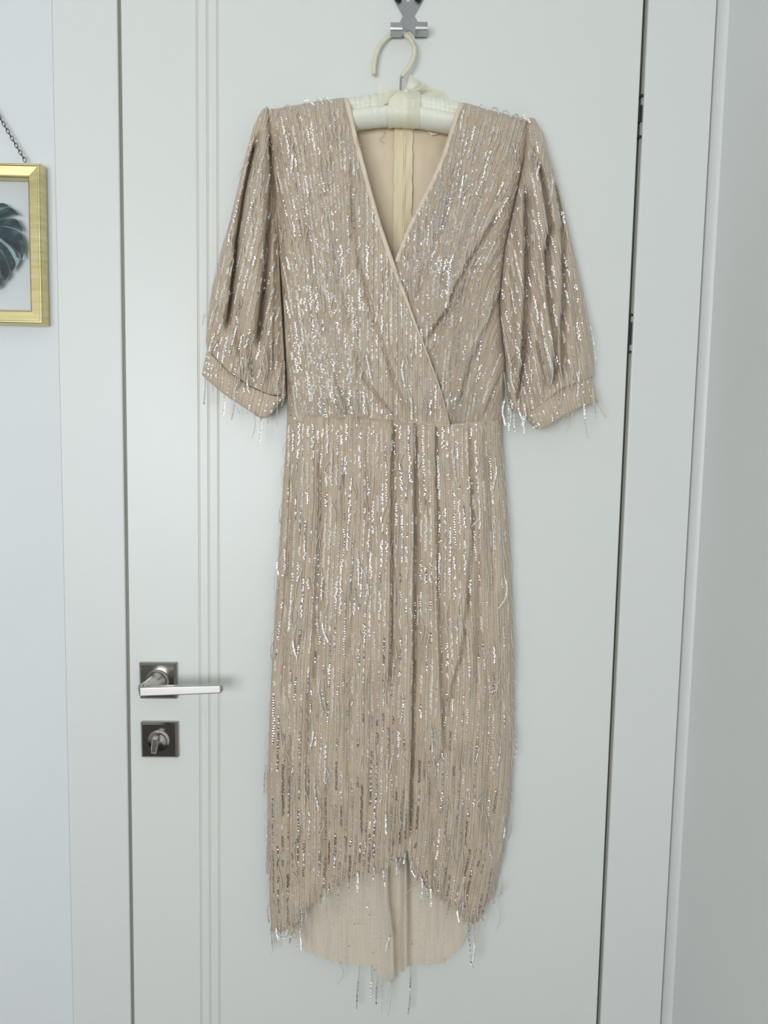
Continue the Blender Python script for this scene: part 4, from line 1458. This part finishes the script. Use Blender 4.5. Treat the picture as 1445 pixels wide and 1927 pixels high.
rail_w = 0.0185
prof = [(0.0, -0.002), (0.0, -0.0170), (0.0010, -0.0195), (0.0024, -0.0212), (0.0034, -0.0212), (0.0044, -0.0203), (0.0160, -0.0190), (0.0175, -0.0182), (rail_w, -0.0165), (rail_w, -0.002)]
hw_, hh_ = fw / 2, fh / 2
for (ax_, sgn, mt) in (('h', 1, M_GOLDH), ('h', -1, M_GOLDH), ('v', 1, M_GOLD), ('v', -1, M_GOLD)):
    V = []
    for end in (-1, 1):
        for (w, y) in prof:
            if ax_ == 'h':
                V.append((fcx + end * (hw_ - w), y, fcz + sgn * (hh_ - w)))
            else:
                V.append((fcx + sgn * (hw_ - w), y, fcz + end * (hh_ - w)))
    k = len(prof)
    Fc = [(i, (i + 1) % k, k + (i + 1) % k, k + i) for i in range(k)]
    mk('frame_rail', fr_rot(V), Fc, mt, frame, False)
iw, ih = hw_ - rail_w + 0.002, hh_ - rail_w + 0.002
for y in (-0.0125,):
    v, f = box(fcx - iw, fcx + iw, y - 0.0006, y + 0.0006, fcz - ih, fcz + ih)
    mk('glass_pane', fr_rot(v), f, M_GLASS, frame, False)

CXZ = -155.0      # leaf axis, in the measuring frame of the lobes


def lobe_pt(zx, zy):
    q = P(zx / 4.1875, 180 + zy / 4.1875, 0.0105)
    return (q[0], q[2])


LOBES = [([(-120, 900), (-60, 860), (0, 848), (30, 848), (65, 868), (40, 876), (0, 882), (-60, 905)], M_LEAF),
         ([(-140, 990), (-60, 935), (0, 905), (60, 880), (100, 890), (130, 920), (146, 942), (110, 933), (60, 945), (0, 970), (-70, 1010)], M_LEAF),
         ([(-145, 1050), (-60, 1005), (0, 985), (70, 968), (120, 970), (150, 1000), (176, 1068), (140, 1052), (90, 1036), (0, 1024), (-70, 1050)], M_LEAF),
         ([(-150, 1080), (-70, 1058), (0, 1034), (90, 1046), (140, 1070), (175, 1110), (195, 1180), (190, 1222), (175, 1286), (150, 1240), (100, 1190), (40, 1150), (0, 1122), (-80, 1105)], M_LEAF),
         ([(-60, 1125), (0, 1138), (60, 1170), (110, 1220), (130, 1270), (156, 1290), (122, 1352), (112, 1310), (80, 1240), (30, 1180)], M_LEAFP),
         ([(-145, 1120), (-70, 1125), (0, 1152), (50, 1190), (90, 1250), (120, 1310), (118, 1350), (95, 1382), (78, 1340), (45, 1265), (0, 1205), (-80, 1150)], M_LEAF),
         ([(-140, 1160), (-70, 1170), (0, 1238), (40, 1300), (72, 1380), (62, 1430), (20, 1462), (12, 1400), (-10, 1330), (-70, 1230)], M_LEAF),
         ([(-130, 1220), (-80, 1250), (-20, 1370), (16, 1470), (0, 1500), (-40, 1520), (-60, 1420), (-100, 1320)], M_LEAF)]
stem = []
v, f = tube(spline([(lobe_pt(CXZ, 930)[0], -0.0105, lobe_pt(CXZ, 930)[1]), (lobe_pt(CXZ, 1200)[0], -0.0105, lobe_pt(CXZ, 1200)[1]), (lobe_pt(CXZ + 15, 1620)[0], -0.0105, lobe_pt(CXZ + 15, 1620)[1])], 20), 0.0011, 8)
leaf = mk('leaf', fr_rot(v), f, M_LEAF, frame)
axis_x = lobe_pt(CXZ, 1150)[0]
for mirror in (False, True):
    for poly, mt in LOBES:
        yy = -0.0108 if mt is M_LEAF else -0.0100
        pp = np.array(poly, float)
        closed = np.vstack([pp, pp[:1]])
        sm = spline(closed, len(pp) * 4 + 1)[:-1]
        xz = [lobe_pt(a, b) for a, b in sm]
        if mirror:
            xz = [(2 * axis_x - x, z) for x, z in xz]
        v, f = prism(xz, yy - 0.0002, yy + 0.0002)
        mk('leaf_lobe', fr_rot(v), f, mt, leaf, False)

# chain: wire links from both upper corners to the nail
anchor = P(48, 304, 0.010)
top_c = P(0, 222, 0.008)
dirv = (top_c - anchor) / np.linalg.norm(top_c - anchor)
tnail = (fcx - anchor[0]) / dirv[0]
nail = anchor + dirv * tnail
nl = 0.0052
for side in (1, -1):
    a_ = anchor.copy()
    if side < 0:
        a_[0] = 2 * fcx - a_[0]
    L_ = np.linalg.norm(nail - a_)
    dv = (nail - a_) / L_
    cnt = int(L_ / nl)
    base_me = None
    for i in range(cnt):
        c = a_ + dv * (i + 0.5) * (L_ / cnt)
        wv = np.cross(dv, np.array([0, -1.0, 0]))
        tw = 0.35 if i % 2 == 0 else 1.25
        wv2 = wv * math.cos(tw) + np.array([0, -1.0, 0]) * math.sin(tw)
        th = np.linspace(0, 2 * math.pi, 13)[:-1]
        ring = np.array([c + dv * 0.0036 * math.cos(t) + wv2 * 0.0023 * math.sin(t) for t in th])
        V, Fc = [], []
        ns_ = 5
        nn = np.cross(dv, wv2)
        for t, q in zip(th, ring):
            rad_dir = (q - c) / np.linalg.norm(q - c)
            for s in range(ns_):
                a = 2 * math.pi * s / ns_
                V.append(q + 0.00055 * (rad_dir * math.cos(a) + nn * math.sin(a)))
        for i2 in range(12):
            for s in range(ns_):
                Fc.append((i2 * ns_ + s, i2 * ns_ + (s + 1) % ns_, ((i2 + 1) % 12) * ns_ + (s + 1) % ns_, ((i2 + 1) % 12) * ns_ + s))
        mk('chain_link', V, Fc, M_IRON, frame, True)
v, f = tube([nail + np.array([0, -0.006, 0.001]), nail + np.array([0, 0.0, 0.001]), nail + np.array([0, 0.012, 0.0])], 0.0011, 8)
mk('nail', v, f, M_IRON, wall_back)
